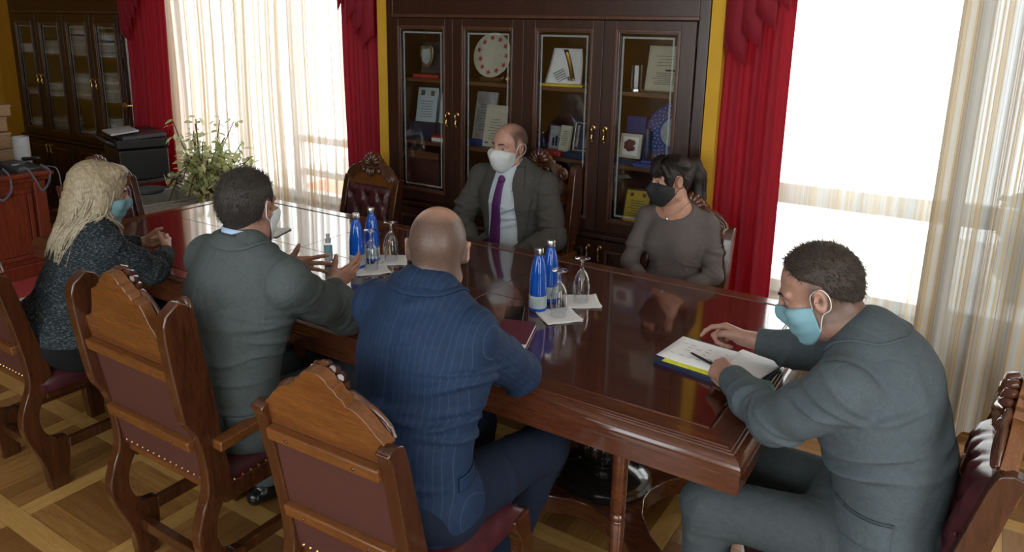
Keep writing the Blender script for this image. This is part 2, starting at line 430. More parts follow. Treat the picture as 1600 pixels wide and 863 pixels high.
# yellow wall piers that frame the built-in trophy cabinet
for k, (a, b) in enumerate(((-3.375, -3.293), (-1.197, -1.13))):
    struct(MB().bb((a, 3.69, 0), (b, Y1, ZC)).build('trim_%d' % (k+1), 'wall_yellow', smooth=None))
# windows: frame, sashes, panes, sill
def window(n, w, mull, rails, y, face, last=False):
    """face -1: the room lies on the -Y side"""
    x0, x1, z0, z1 = w
    root = empty('window_%d' % n, ((x0+x1)/2, y, z0), kind='structure'); ox, oz = (x0+x1)/2, z0
    f = MB(); t = .07
    for a, b in (((x0, z0), (x1, z0+t)), ((x0, z1-t), (x1, z1)), ((x0, z0), (x0+t, z1)), ((x1-t, z0), (x1, z1))):
        f.bb((a[0]-ox, -.04, a[1]-oz), (b[0]-ox, .04, b[1]-oz))
    f.build('window_frame', 'window_white', root, bevel=.005)
    xs = [x0+t]+list(mull)+[x1-t]
    for x in mull: MB().bb((x-.035-ox, -.035, t), (x+.035-ox, .035, z1-z0-t)).build('mullion', 'window_white', root, bevel=.004)
    for z, h in rails:
        for a, b in list(zip(xs[:-1], xs[1:]))[-1 if last else 0:]: MB().bb((a-ox, -.03, z-h/2-oz), (b-ox, .03, z+h/2-oz)).build('crossbar', 'window_white', root, bevel=.004)
    for a, b in zip(xs[:-1], xs[1:]): MB().bb((a-ox, -.004, t), (b-ox, .004, z1-z0-t)).build('pane', 'window_glass', root, None)
    MB().bb((x0-.06-ox, face*.165, -.045), (x1+.06-ox, -face*.02, 0)).build('window_sill', 'sill_wood', root, bevel=.006)
    return root
window(1, W1, (-5.25, -4.62), ((.955, .055), (.69, .055)), Y1+.10, -1, True)
window(2, W2, (-.06, 1.05), ((1.01, .11),), Y1+.10, -1)
for k, w in enumerate(NEAR_FILL): window(3+k, w, ((w[0]+w[1])/2,), ((1.9, .06),), Y0-.10, 1)  # frames and panes for the added near-wall fill openings
# outside: terrace, parapet, hedge
tg = empty('terrace', (-2, 4.2, 0), label='terracotta tiled terrace outside the windows', cat='terrace')
tile = MB().box((0, 0, -.01), (.295, .295, .02)).build('terrace_slab', 'outside_stone', tg, None); tile.scale = (30, 8, 1); tile.location = (0, 1.3, .28)
tl = MB().box((0, 0, 0), (.30, .30, .02)).build('tile', 'terracotta', tg, None)
k = 0
for i in range(8):
    for j in range(5):
        o = tl if k == 0 else tl.copy()
        if k: COL.objects.link(o); o.parent = tg
        o.location = (-3.4+i*.304, .35+j*.304, .30); k += 1
hd = MB()
for k in range(500):
    a = random.uniform(0, 6.28); c = (random.uniform(-.75, .75), random.uniform(-.25, .25), random.uniform(.05, .62)**1.0)
    hd.box(c, (.12, .09, .01), rotm(random.uniform(-1, 1), random.uniform(-1, 1), a))
hd.bb((-.7, -.2, 0), (.7, .2, .45))
tag(hd.build('hedge', 'foliage', None, None, loc=(.95, 5.4, .28)), 'dark clipped hedge outside the right-hand window', 'hedge')

# ------------------------------------------------------------------ curtains
def cloth(name, mat, x0, x1, y, z0, z1, lam, amp, parent=None, gather=.0, flare=0, n=None, seed=1, solid=.0, label=None, full=2.0):
    rs = np.random.RandomState(seed); n = n or int((x1-x0)/lam*14); ph = rs.rand(8)*6.28
    nv = 26; vs = []; us = []
    def wave(s): return (math.sin(s*2*math.pi/lam+1.3*math.sin(s*5+ph[0]))*(.7+.5*math.sin(s*3.1+ph[1]))+.35*math.sin(s*2*math.pi/lam*2.3+ph[2]))*amp
    for j in range(nv):
        v = j/(nv-1); z = z1+(z0-z1)*v; k = .55+.45*v
        for i in range(n):
            s = i/(n-1); sx = x0+(x1-x0)*s
            x = sx+(s-.5)*flare*v+.25*amp*math.sin(s*(x1-x0)*2*math.pi/lam*.5+ph[3]+.6*v)*k
            vs.append((x, y+wave(sx)*k+.01*math.sin(7*v+sx*3+ph[4]), z+(.006*math.sin(sx*9) if j == nv-1 else 0))); us.append(s*(x1-x0)*full)
    fs = [(j*n+i, j*n+i+1, (j+1)*n+i+1, (j+1)*n+i) for j in range(nv-1) for i in range(n-1)]
    o = mesh_obj(name, np.array(vs), np.array(fs), mat, parent, 180, attrs={'u': us})
    if solid: md = o.modifiers.new('solid', 'SOLIDIFY'); md.thickness = solid; md.offset = 0
    return o
def drape(x0, x1, y, z0, label, seed, side):
    root = empty('drape', ((x0+x1)/2, y, z0), label=label, cat='curtain', group='red velvet drapes')
    hw = (x1-x0)/2
    cloth('panel', 'velvet_red', -hw, hw, 0, 0, 2.75-z0, .105, .034, root, seed=seed, solid=.006)
    # swag tail: stepped zig-zag folds hanging in front at the top
    m = MB()
    for k in range(5):
        w = .075; xa = side*(hw-.06)-side*k*.062; zt = 2.72-z0; zb = (1.66+.085*k)-z0+.02
        if side < 0: zb = (1.66+.085*k)-z0+.02
        def fn(u, v, xa=xa, zb=zb, zt=zt, k=k):
            b = zb+(.10*u if side > 0 else .10*(1-u)); return (xa+(u-.5)*w*1.5, -.06-.022*math.sin(u*math.pi)-.006*k, zt+(b-zt)*v)
        m.grid(fn, 8, 10)
    m.build('swag_tail', 'velvet_red', root, 60, solid=.008)
    m2 = MB()
    for k in range(4):
        m2.grid(lambda u, v, k=k: ((u-.5)*2*hw*1.05, -.075-.05*math.sin(v*math.pi)-.01*k, 2.74-z0-.10*k-.11*v-.10*math.sin(u*math.pi)), 12, 6)
    m2.build('swag', 'velvet_red', root, 60, solid=.008)
    return root
drape(-6.06, -5.54, 3.62, .03, 'bright red velvet drape next to the paper-filled cabinet', 3, -1)
drape(-3.72, -3.39, 3.74, .03, 'dark red velvet drape between the sheer curtain and the trophy cabinet', 5, 1)
drape(-1.125, -.815, 3.74, .03, 'red velvet drape behind the seated dark-haired woman', 8, -1)
tag(cloth('sheer_curtain', 'sheer_beige', -5.98, -3.62, 3.90, .03, 2.75, .17, .045, seed=2, n=300), 'sheer beige striped curtain behind the leafy potted plant', 'curtain')
tag(cloth('sheer_curtain', 'sheer_blue', -.93, -.10, 3.88, .05, 2.75, .19, .022, seed=4, n=120), 'thin white sheer curtain with few stripes over the right-hand window', 'curtain')
tag(cloth('sheer_curtain', 'sheer_dense', -.14, 2.2, 3.82, .02, 2.75, .16, .055, seed=11, n=300, full=2.6), 'gathered sheer curtain with blue and gold stripes at the right edge', 'curtain')
for xa, xb, lab in ((-6.6, -3.4, 'dark wooden curtain rail above the left window'), (-1.3, 2.4, 'dark wooden curtain rail above the right window')):
    rt = empty('curtain_rail', (xa, 3.86, 2.8), label=lab, cat='curtain rail')
    MB().tube([(0, 0, 0), (xb-xa, 0, 0)], .018, 10).build('rod', 'cabinet_wood', rt)
    for q in (.1, xb-xa-.1): MB().bb((q-.012, 0, -.012), (q+.012, .14, .012)).build('bracket', 'cabinet_wood', rt)
# tassel-free brass tie-back hook beside the first drape
hk = empty('tieback_hook', (-6.10, 3.56, 1.14), label='round brass tieback medallion beside the bright red drape', cat='hook')
MB().lathe([(.030, 0), (.032, .006), (.022, .012), (.010, .016)], (0, 0, 0), 20, rotm(R(90))).build('medallion', 'brass', hk)
MB().tube([(0, 0, 0), (0, .43, 0)], .006, 8).build('stem', 'brass', hk)
# ================================================================== conference table
TX0, TX1, TY0, TY1, TZ = -3.97, -.40, 1.755, 3.07, .78
def make_table():
    cx, cy = (TX0+TX1)/2, (TY0+TY1)/2; hx, hy = (TX1-TX0)/2, (TY1-TY0)/2
    root = empty('conference_table', (cx, cy, 0), label='long glossy dark red mahogany conference table on carved pedestals', cat='table')
    prof = [(-.122, TZ-.004), (-.120, TZ), (-.050, TZ), (-.047, TZ-.003), (-.040, TZ-.003), (-.038, TZ-.006), (-.031, TZ-.005), (-.028, TZ-.009), (-.020, TZ-.009),
            (-.010, TZ-.014), (-.003, TZ-.024), (0, TZ-.036), (0, TZ-.046), (-.005, TZ-.048), (-.005, TZ-.053), (-.002, TZ-.056), (-.003, TZ-.105), (-.030, TZ-.105), (-.12, TZ-.06)]
    cs = [(-1, -1), (1, -1), (1, 1), (-1, 1)]
    for k in range(4):   # four mitred border boards
        a, b = cs[k], cs[(k+1) % 4]; m = MB(); n = len(prof); vs = []
        for (sx, sy) in (a, b): vs += [(sx*(hx+o), sy*(hy+o), z) for o, z in prof]
        fs = [(i, n+i, n+(i+1) % n, (i+1) % n) for i in range(n)]+[tuple(range(n)), tuple(range(2*n-1, n-1, -1))]
        m.add(vs, fs); m.build('border_board', 'table_edge_wood' if k in (0,) else 'table_edge_wood', root, 30)
    ix, iy = hx-.122, hy-.122
    for s in (-1, 1):
        for (xa, xb) in ((-ix, -ix/3), (-ix/3, ix/3), (ix/3, ix)):
            MB().bb((xa+.0008, .0012 if s > 0 else -iy+.001, TZ-.03), (xb-.0008, iy-.001 if s > 0 else -.0012, TZ)).build('top_panel', 'table_wood', root, None, bevel=.0015)
    MB().bb((-ix-.01, -iy-.01, TZ-.06), (ix+.01, iy+.01, TZ-.031)).build('underside', 'table_seam', root, None)
    # raised inner moulding line along the border
    for s in (-1, 1):
        MB().tube([(-ix, s*(iy+.006), TZ), (ix, s*(iy+.006), TZ)], .0035, 6).build('bead', 'table_edge_wood', root)
        MB().tube([(s*(ix+.006), -iy, TZ), (s*(ix+.006), iy, TZ)], .0035, 6).build('bead', 'table_edge_wood', root)
    # pedestals
    for px in (-1.07, -3.25):
        ped = empty('pedestal', (px-cx, 2.41-cy, 0)); ped.parent = root
        out = []; L, wt = .50, .062
        for k in range(4):
            a = R(45+90*k); d = Vector((math.cos(a), math.sin(a))); q = Vector((-d.y, d.x)); a2 = R(90+90*k)
            out += [d*L-q*wt, d*L+q*wt]
            d2 = Vector((math.cos(R(45+90*(k+1))), math.sin(R(45+90*(k+1))))); q2 = Vector((-d2.y, d2.x))
            p0 = d*L+q*wt; p3 = d2*L-q2*wt; pm = Vector((math.cos(a2), math.sin(a2)))*.185
            for t in (.15, .3, .45, .55, .7, .85): out.append((1-t)**2*p0+2*t*(1-t)*(pm*2-(p0+p3)/2)+t*t*p3)
        MB().prism([(v.x, v.y) for v in out], .075, None, (0, 0, .085)).build('plinth', 'table_edge_wood', ped, 40, bevel=.006)
        col = [(.175, .122), (.185, .128), (.188, .140), (.178, .150), (.182, .158), (.172, .172), (.13, .190), (.105, .200), (.092, .206), (.098, .215), (.088, .225)]
        MB().lathe(col, n=40).build('base_disc', 'pedestal_black', ped, 50)
        MB().lathe([(.070, .22), (.098, .25), (.112, .29), (.108, .325), (.092, .35), (.082, .365)], n=60, flute=.045, nfl=20).build('carved_bulb', 'pedestal_black', ped, 60)
        MB().lathe([(.082, .36), (.10, .37), (.10, .385), (.085, .40), (.078, .41), (.092, .42), (.092, .435), (.075, .445), (.075, .56), (.09, .575), (.11, .60), (.11, .72)], n=32).build('column', 'pedestal_black', ped, 50)
        for k in range(8):
            a = R(45*k); MB().ball((.10*math.cos(a), .10*math.sin(a), .345), (.014, .014, .02)).build('leaf_tip', 'pedestal_black', ped)
        for k in range(4):
            a = R(45+90*k); p = MB(); d = Vector((math.cos(a), math.sin(a), 0)); q = Vector((-d.y, d.x, 0))
            for j in range(4): p.tube([d*(L-.05)+q*(j-1.5)*.034+Vector((0, 0, .075)), d*(L+.03)+q*(j-1.5)*.036+Vector((0, 0, .07)), d*(L+.062)+q*(j-1.5)*.038+Vector((0, 0, .035)), d*(L+.060)+q*(j-1.5)*.038+Vector((0, 0, .012))], [.02, .021, .018, .009], 8)
            p.ball(d*(L-.02)+Vector((0, 0, .055)), (.06, .06, .05)); p.build('paw_foot', 'pedestal_black', ped, 60)
    # slender turned support legs
    lp = [(.012, 0), (.017, .01), (.017, .05), (.021, .30), (.023, .42), (.019, .43), (.024, .437), (.024, .447), (.019, .454), (.0235, .47), (.024, .68)]
    for x, y in ((-.755, 1.815), (-2.10, 1.815), (-3.6, 1.815), (-1.83, 2.93), (-3.6, 2.93)):
        MB().lathe(lp, (x-cx, y-cy, 0), 16).build('leg', 'table_edge_wood', root, 50)
    return root
make_table()

# ================================================================== carved chairs
BT = .17            # backward lean of the back per metre
def yb(z): return -.225-BT*(z-.50)
def P(u, v, w=0):   # point on the leaning back: across, height, out to the front
    return Vector((u, yb(v)+w, v+w*BT))
def rear_plank(top, arm):
    rear = [(-.235, 0), (-.240, .05), (-.245, .10), (-.262, .16), (-.288, .225), (-.306, .29), (-.306, .345), (-.288, .40), (-.268, .45), (-.262, .50), (-.268, .58), (-.288, .70), (-.312, .82), (-.330, .90)]
    front = [(-.165, 0), (-.160, .06), (-.150, .12), (-.148, .185), (-.148, .205), (-.160, .212), (-.195, .22), (-.226, .25), (-.243, .30), (-.240, .35), (-.218, .40), (-.185, .432), (-.178, .45), (-.178, .50), (-.190, .56), (-.212, .65), (-.238, .76), (-.262, .86)]
    if arm:
        rear = rear[:11]+[(-.285, .66), (-.318, .72), (-.338, .84), (-.352, .96), (-.355, 1.02), (-.345, 1.06)]
        front = front[:15]+[(-.200, .62), (-.205, .70), (-.222, .82), (-.240, .94), (-.252, 1.03), (-.272, 1.072), (-.305, 1.088)]
    else:
        rear = rear+[(-.340, .918), (-.335, .930)]; front = front+[(-.272, .895), (-.285, .925), (-.31, .936)]
    o = bez2(rear, 3)+bez2(front, 3)[::-1]
    return o
MYZ = Matrix(((0, 0, 1), (1, 0, 0), (0, 1, 0)))     # (u,v,w) -> (y,z,x)
MXZ = Matrix(((1, 0, 0), (0, 0, 1), (0, 1, 0)))     # (u,v,w) -> (x,z,y)
def make_chair(arm):
    hw = .200 if not arm else .235
    nm = 'carved_armchair' if arm else 'carved_chair'
    root = empty(nm, (0, 0, 0))
    CW, CP, CV, LE = 'chair_wood', 'chair_panel_wood', 'carved_wood', 'leather'
    for s in (-1, 1):
        MB().prism(rear_plank(.94, arm), .042, MYZ, (s*(hw+.0), 0, 0)).build('rear_leg', CW, root, 40, bevel=.006)
        fl = [(.225, 0), (.228, .05), (.232, .10), (.245, .16), (.268, .225), (.282, .29), (.280, .345), (.262, .40), (.250, .455),
              (.165, .455), (.168, .43), (.196, .39), (.215, .345), (.215, .29), (.198, .245), (.165, .222), (.148, .21), (.146, .19), (.148, .12), (.155, .05), (.160, 0)]
        MB().prism(fl[::1], .046, MYZ, (s*(.235), 0, 0)).build('front_leg', CW, root, 40, bevel=.006)
        MB().box((s*.225, 0, .185), (.030, .31, .042)).build('side_stretcher', CW, root, None, bevel=.004)
        MB().box((s*(hw+.003), .005, .425), (.030, .42, .062)).build('seat_rail', CW, root, None, bevel=.004)
    MB().box((0, -.205, .135), (hw*2, .030, .040)).build('rear_stretcher', CW, root, None, bevel=.004)
    MB().box((0, .215, .425), (.46, .030, .062)).build('seat_rail', CW, root, None, bevel=.004)
    MB().box((0, -.215, .455), (hw*2, .028, .045)).build('back_seat_rail', CP, root, None, bevel=.004)
    # seat cushion: domed leather
    m = MB(); N = 17
    def seat(u, v):
        x = (u-.5)*2; y = (v-.5)*2; e = (1-abs(x)**4)*(1-abs(y)**4)
        return ((.238+.012*v)*x, .005+.228*y, .462+.052*max(e, 0)**.45)
    m.grid(seat, N, N)
    edge = [i for i in range(N)]+[j*N+N-1 for j in range(1, N)]+[(N-1)*N+i for i in range(N-2, -1, -1)]+[j*N for j in range(N-2, 0, -1)]
    b0 = len(m.v); m.v += [Vector((m.v[i].x, m.v[i].y, .43)) for i in edge]; E = len(edge)
    for k in range(E): m.f.append((edge[k], b0+k, b0+(k+1) % E, edge[(k+1) % E])); m.m.append(0)
    m.f.append(tuple(b0+k for k in range(E))); m.m.append(0)
    m.build('seat', LE, root, 60)
    # back: leather outside, rails, tufted front
    iw = hw-.020
    def slab(m, u0, u1, v0, v1, w0, w1):
        m.add([P(u0, v0, w0), P(u1, v0, w0), P(u1, v0, w1), P(u0, v0, w1), P(u0, v1, w0), P(u1, v1, w0), P(u1, v1, w1), P(u0, v1, w1)],
              [(3, 2, 1, 0), (4, 5, 6, 7), (0, 1, 5, 4), (1, 2, 6, 5), (2, 3, 7, 6), (3, 0, 4, 7)]); return m
    slab(MB(), -iw, iw, .475, .88, -.022, .012).build('back_panel', 'leather_back', root, None)
    for z in (.62, .862):
        r = slab(MB(), -iw, iw, z-.018, z+.018, -.045, -.018).build('back_rail', CP, root, None, bevel=.006)
        pg = MB()
        for s in (-.6, .6): pg.ball(P(s*iw, z, -.046), (.005, .003, .005))
        pg.build('peg', CW, r)
    # crest board, stepped outline
    top = 1.075 if not arm else 1.14; sh = .925 if not arm else .93
    hh = top-sh
    half = [(0, top), (.022, top-.002), (.038, top-.012), (.046, top-.026), (.060, top-.030), (.068, top-.045), (.082, top-.050), (.090, top-.066), (.104, top-.066), (.125, top-.075), (.15, sh+hh*.36), (.175, sh+hh*.18), (iw+.004, sh+.02), (iw+.016, sh+.006), (iw+.004, sh-.012), (iw, sh-.045)]
    outl = [(u, v) for u, v in half]+[(iw, .878)]+[(-iw, .878)]+[(-u, v) for u, v in half[::-1]][:-1]
    m = MB(); k = len(outl)
    m.add([P(u, v, w) for w in (-.020, .014) for u, v in outl], [tuple(range(k)), tuple(range(2*k-1, k-1, -1))]+[(i, k+i, k+(i+1) % k, (i+1) % k) for i in range(k)])
    m.build('crest', CP, root, 40, bevel=.003)
    # shell and leaves
    m = MB()
    for j in range(7):
        a = R(-66+22*j); c = Vector((0, top-.075)); d = Vector((math.sin(a), math.cos(a))); ln = .066-.006*abs(j-3)*.6
        m.tube([P(c.x+d.x*.016, c.y+d.y*.016, .022), P(c.x+d.x*ln*.6, c.y+d.y*ln*.6, .034), P(c.x+d.x*ln, c.y+d.y*ln, .030), P(c.x+d.x*ln*1.16, c.y+d.y*ln*1.16, .018)], [.006, .011, .0145, .010], 8)
    m.tube([P(-.036, top-.082, .025), P(0, top-.090, .036), P(.036, top-.082, .025)], .010, 8)
    for j in range(5):
        x = (j-2)*.012; m.tube([P(x, top-.095, .024), P(x*1.25, top-.125, .030), P(x*.8, top-.15+abs(j-2)*.006, .020)], [.006, .0075, .002], 7)
    m.build('shell_carving', CV, root, 60)
    for s in (-1, 1):
        m = MB()
        for j in range(5):
            o = j*.0135
            pts = [(.048, top-.076-o*.25), (.072+o*.15, top-.060-o*.5), (.105, top-.078-o*.85), (.140-o*.1, sh+hh*.40-o*1.0), (.176-o*.35, sh+.035-o*.85), (iw+.012-o*.9, sh+.008-o*.55)]
            pp = bez([P(s*u, v, .018+.006*math.sin(i*.6)) for i, (u, v) in enumerate(pts)], 4)
            m.tube(pp, [.0045+.0045*math.sin(math.pi*min(1, .15+i/len(pp))) for i in range(len(pp))], 6)
        m.build('leaf_carving', CV, root, 60)
        MB().ball(P(s*.062, top-.105, .022), (.019, .014, .019), 12, 8).build('scroll_boss', CV, root, 60)
        if arm:   # spiral ear
            sp = MB(); pts = []
            for i in range(40):
                a = i/39*R(620); rr = .034-.027*i/39; pts.append(Vector((s*(hw-.044)-s*rr*.8*math.cos(a), -.242+.008*i/39, 1.035+rr*math.sin(a))))
            sp.tube(pts, [.011-.005*i/39 for i in range(40)], 8); sp.build('scroll_ear', CV, root, 60)
            ar = [(-.235, .632), (-.10, .640), (.05, .642), (.18, .630), (.235, .612), (.245, .592), (.225, .580), (.16, .596), (.04, .610), (-.10, .608), (-.235, .598)]
            MB().prism(bez2(ar, 3), .048, MYZ, (s*(hw+.035), 0, 0)).build('armrest', CP, root, 40, bevel=.006)
            MB().tube(bez([(s*(hw+.03), .17, .44), (s*(hw+.040), .135, .50), (s*(hw+.036), .165, .56), (s*(hw+.035), .17, .605)], 5), .020, 10).build('arm_post', CW, root)
    # tufted front of the back
    m = MB(); nu, nv = 31, 31; z0, z1 = .50, .885; tw = iw-.012
    but = []
    for rr in range(4):
        for cc in range(3 + rr % 2):
            but.append(((cc-(2+rr % 2)/2)*.115, z1-.075-rr*.085))
    def tuft(u, v):
        x = (u-.5)*2*tw; z = z0+(z1-z0)*v
        e = min(1, (1-abs(u-.5)*2)*9, v*10, (1-v)*10); e = max(e, 0)**.5
        h = .040*e
        for bx, bz in but:
            d2 = (x-bx)**2+(z-bz)**2; h -= .020*e*math.exp(-d2/.0005)
        # diagonal pleats
        p1 = ((x/.115)+(z-z1+.075)/.17); p2 = ((x/.115)-(z-z1+.075)/.17)
        for p in (p1, p2):
            fr = abs(p-round(p)); h -= .010*e*math.exp(-(fr/.09)**2)
        return P(x, z, .010+h)
    m.grid(tuft, nu, nv); m.build('tufted_back', LE, root, 60)
    b = MB()
    for bx, bz in but: b.ball(P(bx, bz, .036), (.007, .006, .007), 8, 5)
    o = b.build('buttons', LE, root); o['kind'] = 'stuff'
    n = MB()
    for s in (-1, 1):
        for i in range(13): n.ball((s*(hw+.018), -.17+i*.031, .462), .0045, 6, 4)
    for i in range(14): n.ball(P(-iw+.02+i*(2*iw-.04)/13, .492, -.024), .0045, 6, 4)
    for i in range(15): n.ball((-.22+i*.0314, .232, .462), .0045, 6, 4)
    o = n.build('nail_heads', 'brass', root); o['kind'] = 'stuff'
    return root
side0 = make_chair(False); arm0 = make_chair(True)
_used = set()
def place_chair(arm, x, y, rz, label, sc=1.0):
    src = arm0 if arm else side0
    o = src if arm not in _used else copy_tree(src)
    _used.add(arm); o.location = (x, y, 0); o.rotation_euler = (0, 0, rz); o.scale = (sc, sc, sc)
    tag(o, label, 'chair', 'carved mahogany chairs around the table')
CHAIRS = [
    (False, -3.17, 1.49, R(0), 'carved mahogany chair under the blonde woman at the left edge'),
    (True, -2.07, 1.455, R(0), 'carved mahogany armchair with tall rounded posts behind the gesturing man'),
    (False, -1.23, 1.425, R(2), 'carved mahogany chair nearest the camera under the blue-suited man'),
    (True, -2.10, 3.29, R(180), 'carved mahogany armchair with scroll ears behind the purple-tie man', 1.03),
    (False, -3.14, 3.06, R(180), 'empty carved mahogany chair with tufted burgundy back beside the trophy cabinet'),
    (False, -1.15, 3.16, R(180), 'carved mahogany chair behind the woman with the ponytail'),
    (False, -.15, 1.99, R(90), 'carved mahogany chair with tufted back at the right edge'),
    (False, -4.02, 2.31, R(-90), 'empty carved mahogany chair at the far left end of the table'),
]
for c in CHAIRS: place_chair(*c)
# ================================================================== glazed cabinets
def rect_frame(m, x0, x1, z0, z1, y, w, d):
    m.bb((x0, y-d, z0), (x0+w, y, z1)); m.bb((x1-w, y-d, z0), (x1, y, z1)); m.bb((x0+w, y-d, z0), (x1-w, y, z0+w)); m.bb((x0+w, y-d, z1-w), (x1-w, y, z1)); return m
def cabinet(x0, x1, yf, label, ops, low, zb, zt):
    root = empty('display_cabinet', ((x0+x1)/2, yf, 0), label=label, cat='cabinet'); ox = (x0+x1)/2; D = Y1-yf-.01; H = 2.32
    W = 'cabinet_wood'; a, b = x0-ox, x1-ox
    c = MB(); c.bb((a, 0, 0), (a+.055, D, H)).bb((b-.055, 0, 0), (b, D, H)).bb((a+.055, D-.015, 0), (b-.055, D, H)).bb((a+.055, .0, H-.03), (b-.055, D-.015, H)).bb((a+.055, 0, 0), (b-.055, D-.015, .08)).bb((a+.055, 0, .70), (b-.055, D-.015, .745))
    c.bb((a+.055, .0, 1.905), (b-.055, .03, H-.03)); c.build('carcass', W, root, None, bevel=.003)
    MB().bb((a-.012, -.03, .700), (b+.012, .0, .728)).build('waist_ledge', W, root, None, bevel=.006)
    MB().bb((a+.05, -.014, 1.892), (b-.05, .0, 1.912)).build('frieze_moulding', 'cabinet_moulding', root, None, bevel=.004)
    co = MB()
    for k in range(5): co.bb((a-.01-.012*k, -.01-.014*k, H-.02+.018*k), (b+.01+.012*k, D, H+.002+.018*k))
    co.build('cornice', W, root, None, bevel=.003)
    for z in (1.12, 1.52): MB().bb((a+.056, .04, z-.022), (b-.056, D-.016, z)).build('shelf', 'shelf_wood', root, None, bevel=.002)
    eds = [a+.056]+[e-ox for e in low]+[b-.056]
    for k, (u0, u1) in enumerate(ops):
        d0, d1 = eds[k]+.0015, eds[k+1]-.0015; u0 -= ox; u1 -= ox
        hinge = -1 if k % 2 == 0 else 1
        dr = MB(); y = 0
        dr.bb((d0, -.022, .748), (u0, 0, 1.888)).bb((u1, -.022, .748), (d1, 0, 1.888)).bb((u0, -.022, .748), (u1, 0, zb)).bb((u0, -.022, zt), (u1, 0, 1.888))
        door = dr.build('door', W, root, None, bevel=.002)
        rect_frame(rect_frame(MB(), u0-.004, u1+.004, zb-.004, zt+.004, -.021, .014, .012), u0+.008, u1-.008, zb+.008, zt-.008, -.012, .010, .010).build('glazing_bead', 'cabinet_moulding', door, None, bevel=.002)
        MB().bb((u0, -.010, zb), (u1, -.006, zt)).build('pane', 'cabinet_glass', door, None)
        e = .032
        rect_frame(MB(), u0+e, u1-e, zb+e, zt-e, -.0102, .010, .001).build('etched_border', 'etched_glass', door, None)
        kx = (d1-.034) if hinge < 0 else (d0+.034)
        def handle(z, par):
            h = MB(); h.tube(bez([(kx, -.022, z+.036), (kx, -.044, z+.034), (kx, -.046, z+.02), (kx, -.040, z), (kx, -.044, z-.022), (kx, -.036, z-.036)], 4), [.007]*3+[.0055]*18, 8)
            h.lathe([(.012, 0), (.012, .004), (.005, .007)], (kx, -.022, z+.036), 12, rotm(R(90))); h.ball((kx, -.036, z-.036), .0075); h.build('handle', 'brass', par)
        handle(1.285, door)
        # lower door with raised panel
        ld = MB().bb((d0, -.022, .085), (d1, 0, .692)).build('lower_door', W, root, None, bevel=.002)
        rect_frame(MB(), d0+.065, d1-.065, .14, .640, -.020, .018, .014).build('panel_moulding', 'cabinet_moulding', ld, None, bevel=.005)
        MB().bb((d0+.10, -.030, .175), (d1-.10, -.020, .605)).build('raised_panel', W, ld, None, bevel=.008)
        handle(.615, ld)
    return root
YF = 3.68
cabinet(-3.29, -1.20, YF, 'dark mahogany glazed trophy cabinet behind the purple-tie man', [(-3.173, -2.808), (-2.677, -2.323), (-2.175, -1.819), (-1.683, -1.335)], (-2.748, -2.25, -1.757), .81, 1.84)
cabinet(-8.14, -6.21, YF, 'dark mahogany glazed cabinet of papers in the far left corner', [(-7.985, -7.69), (-7.55, -7.22), (-7.08, -6.755), (-6.62, -6.30)], (-7.62, -7.145, -6.69), .80, 1.81)

# ------------------------------------------------------------------ trophy cabinet contents
S1, S2, S0 = 1.52, 1.12, .745
def one(m, name, mat, label, cat, loc, rz=0, group=None, **kw):
    o = m.build(name, mat, None, loc=loc, **kw); o.rotation_euler = (0, 0, rz); return tag(o, label, cat, group)
TL = R(-12)
def easel(name, label, cat, x, y, z, w, h, frame_mat, face_mat, fw=.014, marks=None, tilt=TL, rz=0, depth=.018):
    root = empty(name, (x, y, z), rz, label, cat); Rt = rotm(tilt)
    def T(v): return Rt @ Vector(v)
    m = MB(); 
    for a, b in (((-w/2, 0), (-w/2+fw, h)), ((w/2-fw, 0), (w/2, h)), ((-w/2+fw, 0), (w/2-fw, fw)), ((-w/2+fw, h-fw), (w/2-fw, h))):
        c = Vector(((a[0]+b[0])/2, 0, (a[1]+b[1])/2)); m.box(T(c), (b[0]-a[0], depth, b[1]-a[1]), Rt)
    m.build('frame', frame_mat, root, None, bevel=.002)
    MB().box(T((0, 0, h/2)), (w-2*fw+.002, depth*.5, h-2*fw+.002), Rt).build('face', face_mat, root, None)
    for nm, mt, bits in (marks or []):
        q = MB()
        for (bx, bz, bw, bh) in bits: q.box(T((bx, -depth*.27-.001, bz)), (bw, .002, bh), Rt)
        q.build(nm, mt, root, None)
    MB().box(T((0, depth*.5+.03, h*.3)), (w*.25, .004, h*.6), rotm(R(14))).build('strut', frame_mat, root, None)
    return root
def lines(w, h, n, z0, z1, rs=3):
    rnd = random.Random(rs); return [((rnd.random()-.5)*.01, z0+(z1-z0)*i/(n-1), w*(.6+.35*rnd.random()), h) for i in range(n)]
# first bay
pl = easel('award_plaque', 'dark award plaque with ornate silver shield on the top shelf', 'plaque', -3.045, 3.83, S1+.022, .17, .205, 'cabinet_moulding', 'dark_grey_plastic', .010)
sh = MB(); out = bez2([(-.045, .17), (-.02, .176), (0, .168), (.02, .176), (.045, .17), (.054, .13), (.046, .09), (.03, .055), (0, .04), (-.03, .055), (-.046, .09), (-.054, .13), (-.045, .17)], 4)
sh.prism(out, .008, Matrix(((1, 0, 0), (0, 0, 1), (0, 1, 0))), (0, -.05, .005)); sh.build('shield', 'gilt_silver', pl, 40, bevel=.003)
MB().prism([(u*.66, .105+(v-.105)*.72) for u, v in out], .004, Matrix(((1, 0, 0), (0, 0, 1), (0, 1, 0))), (0, -.056, .005)).build('inscription_plate', 'grey_paper', pl, None)
one(MB().box((0, 0, .011), (.20, .14, .022)), 'book', 'red_card', 'thin red book lying under the silver shield plaque', 'book', (-3.045, 3.83, S1), .05, bevel=.003)
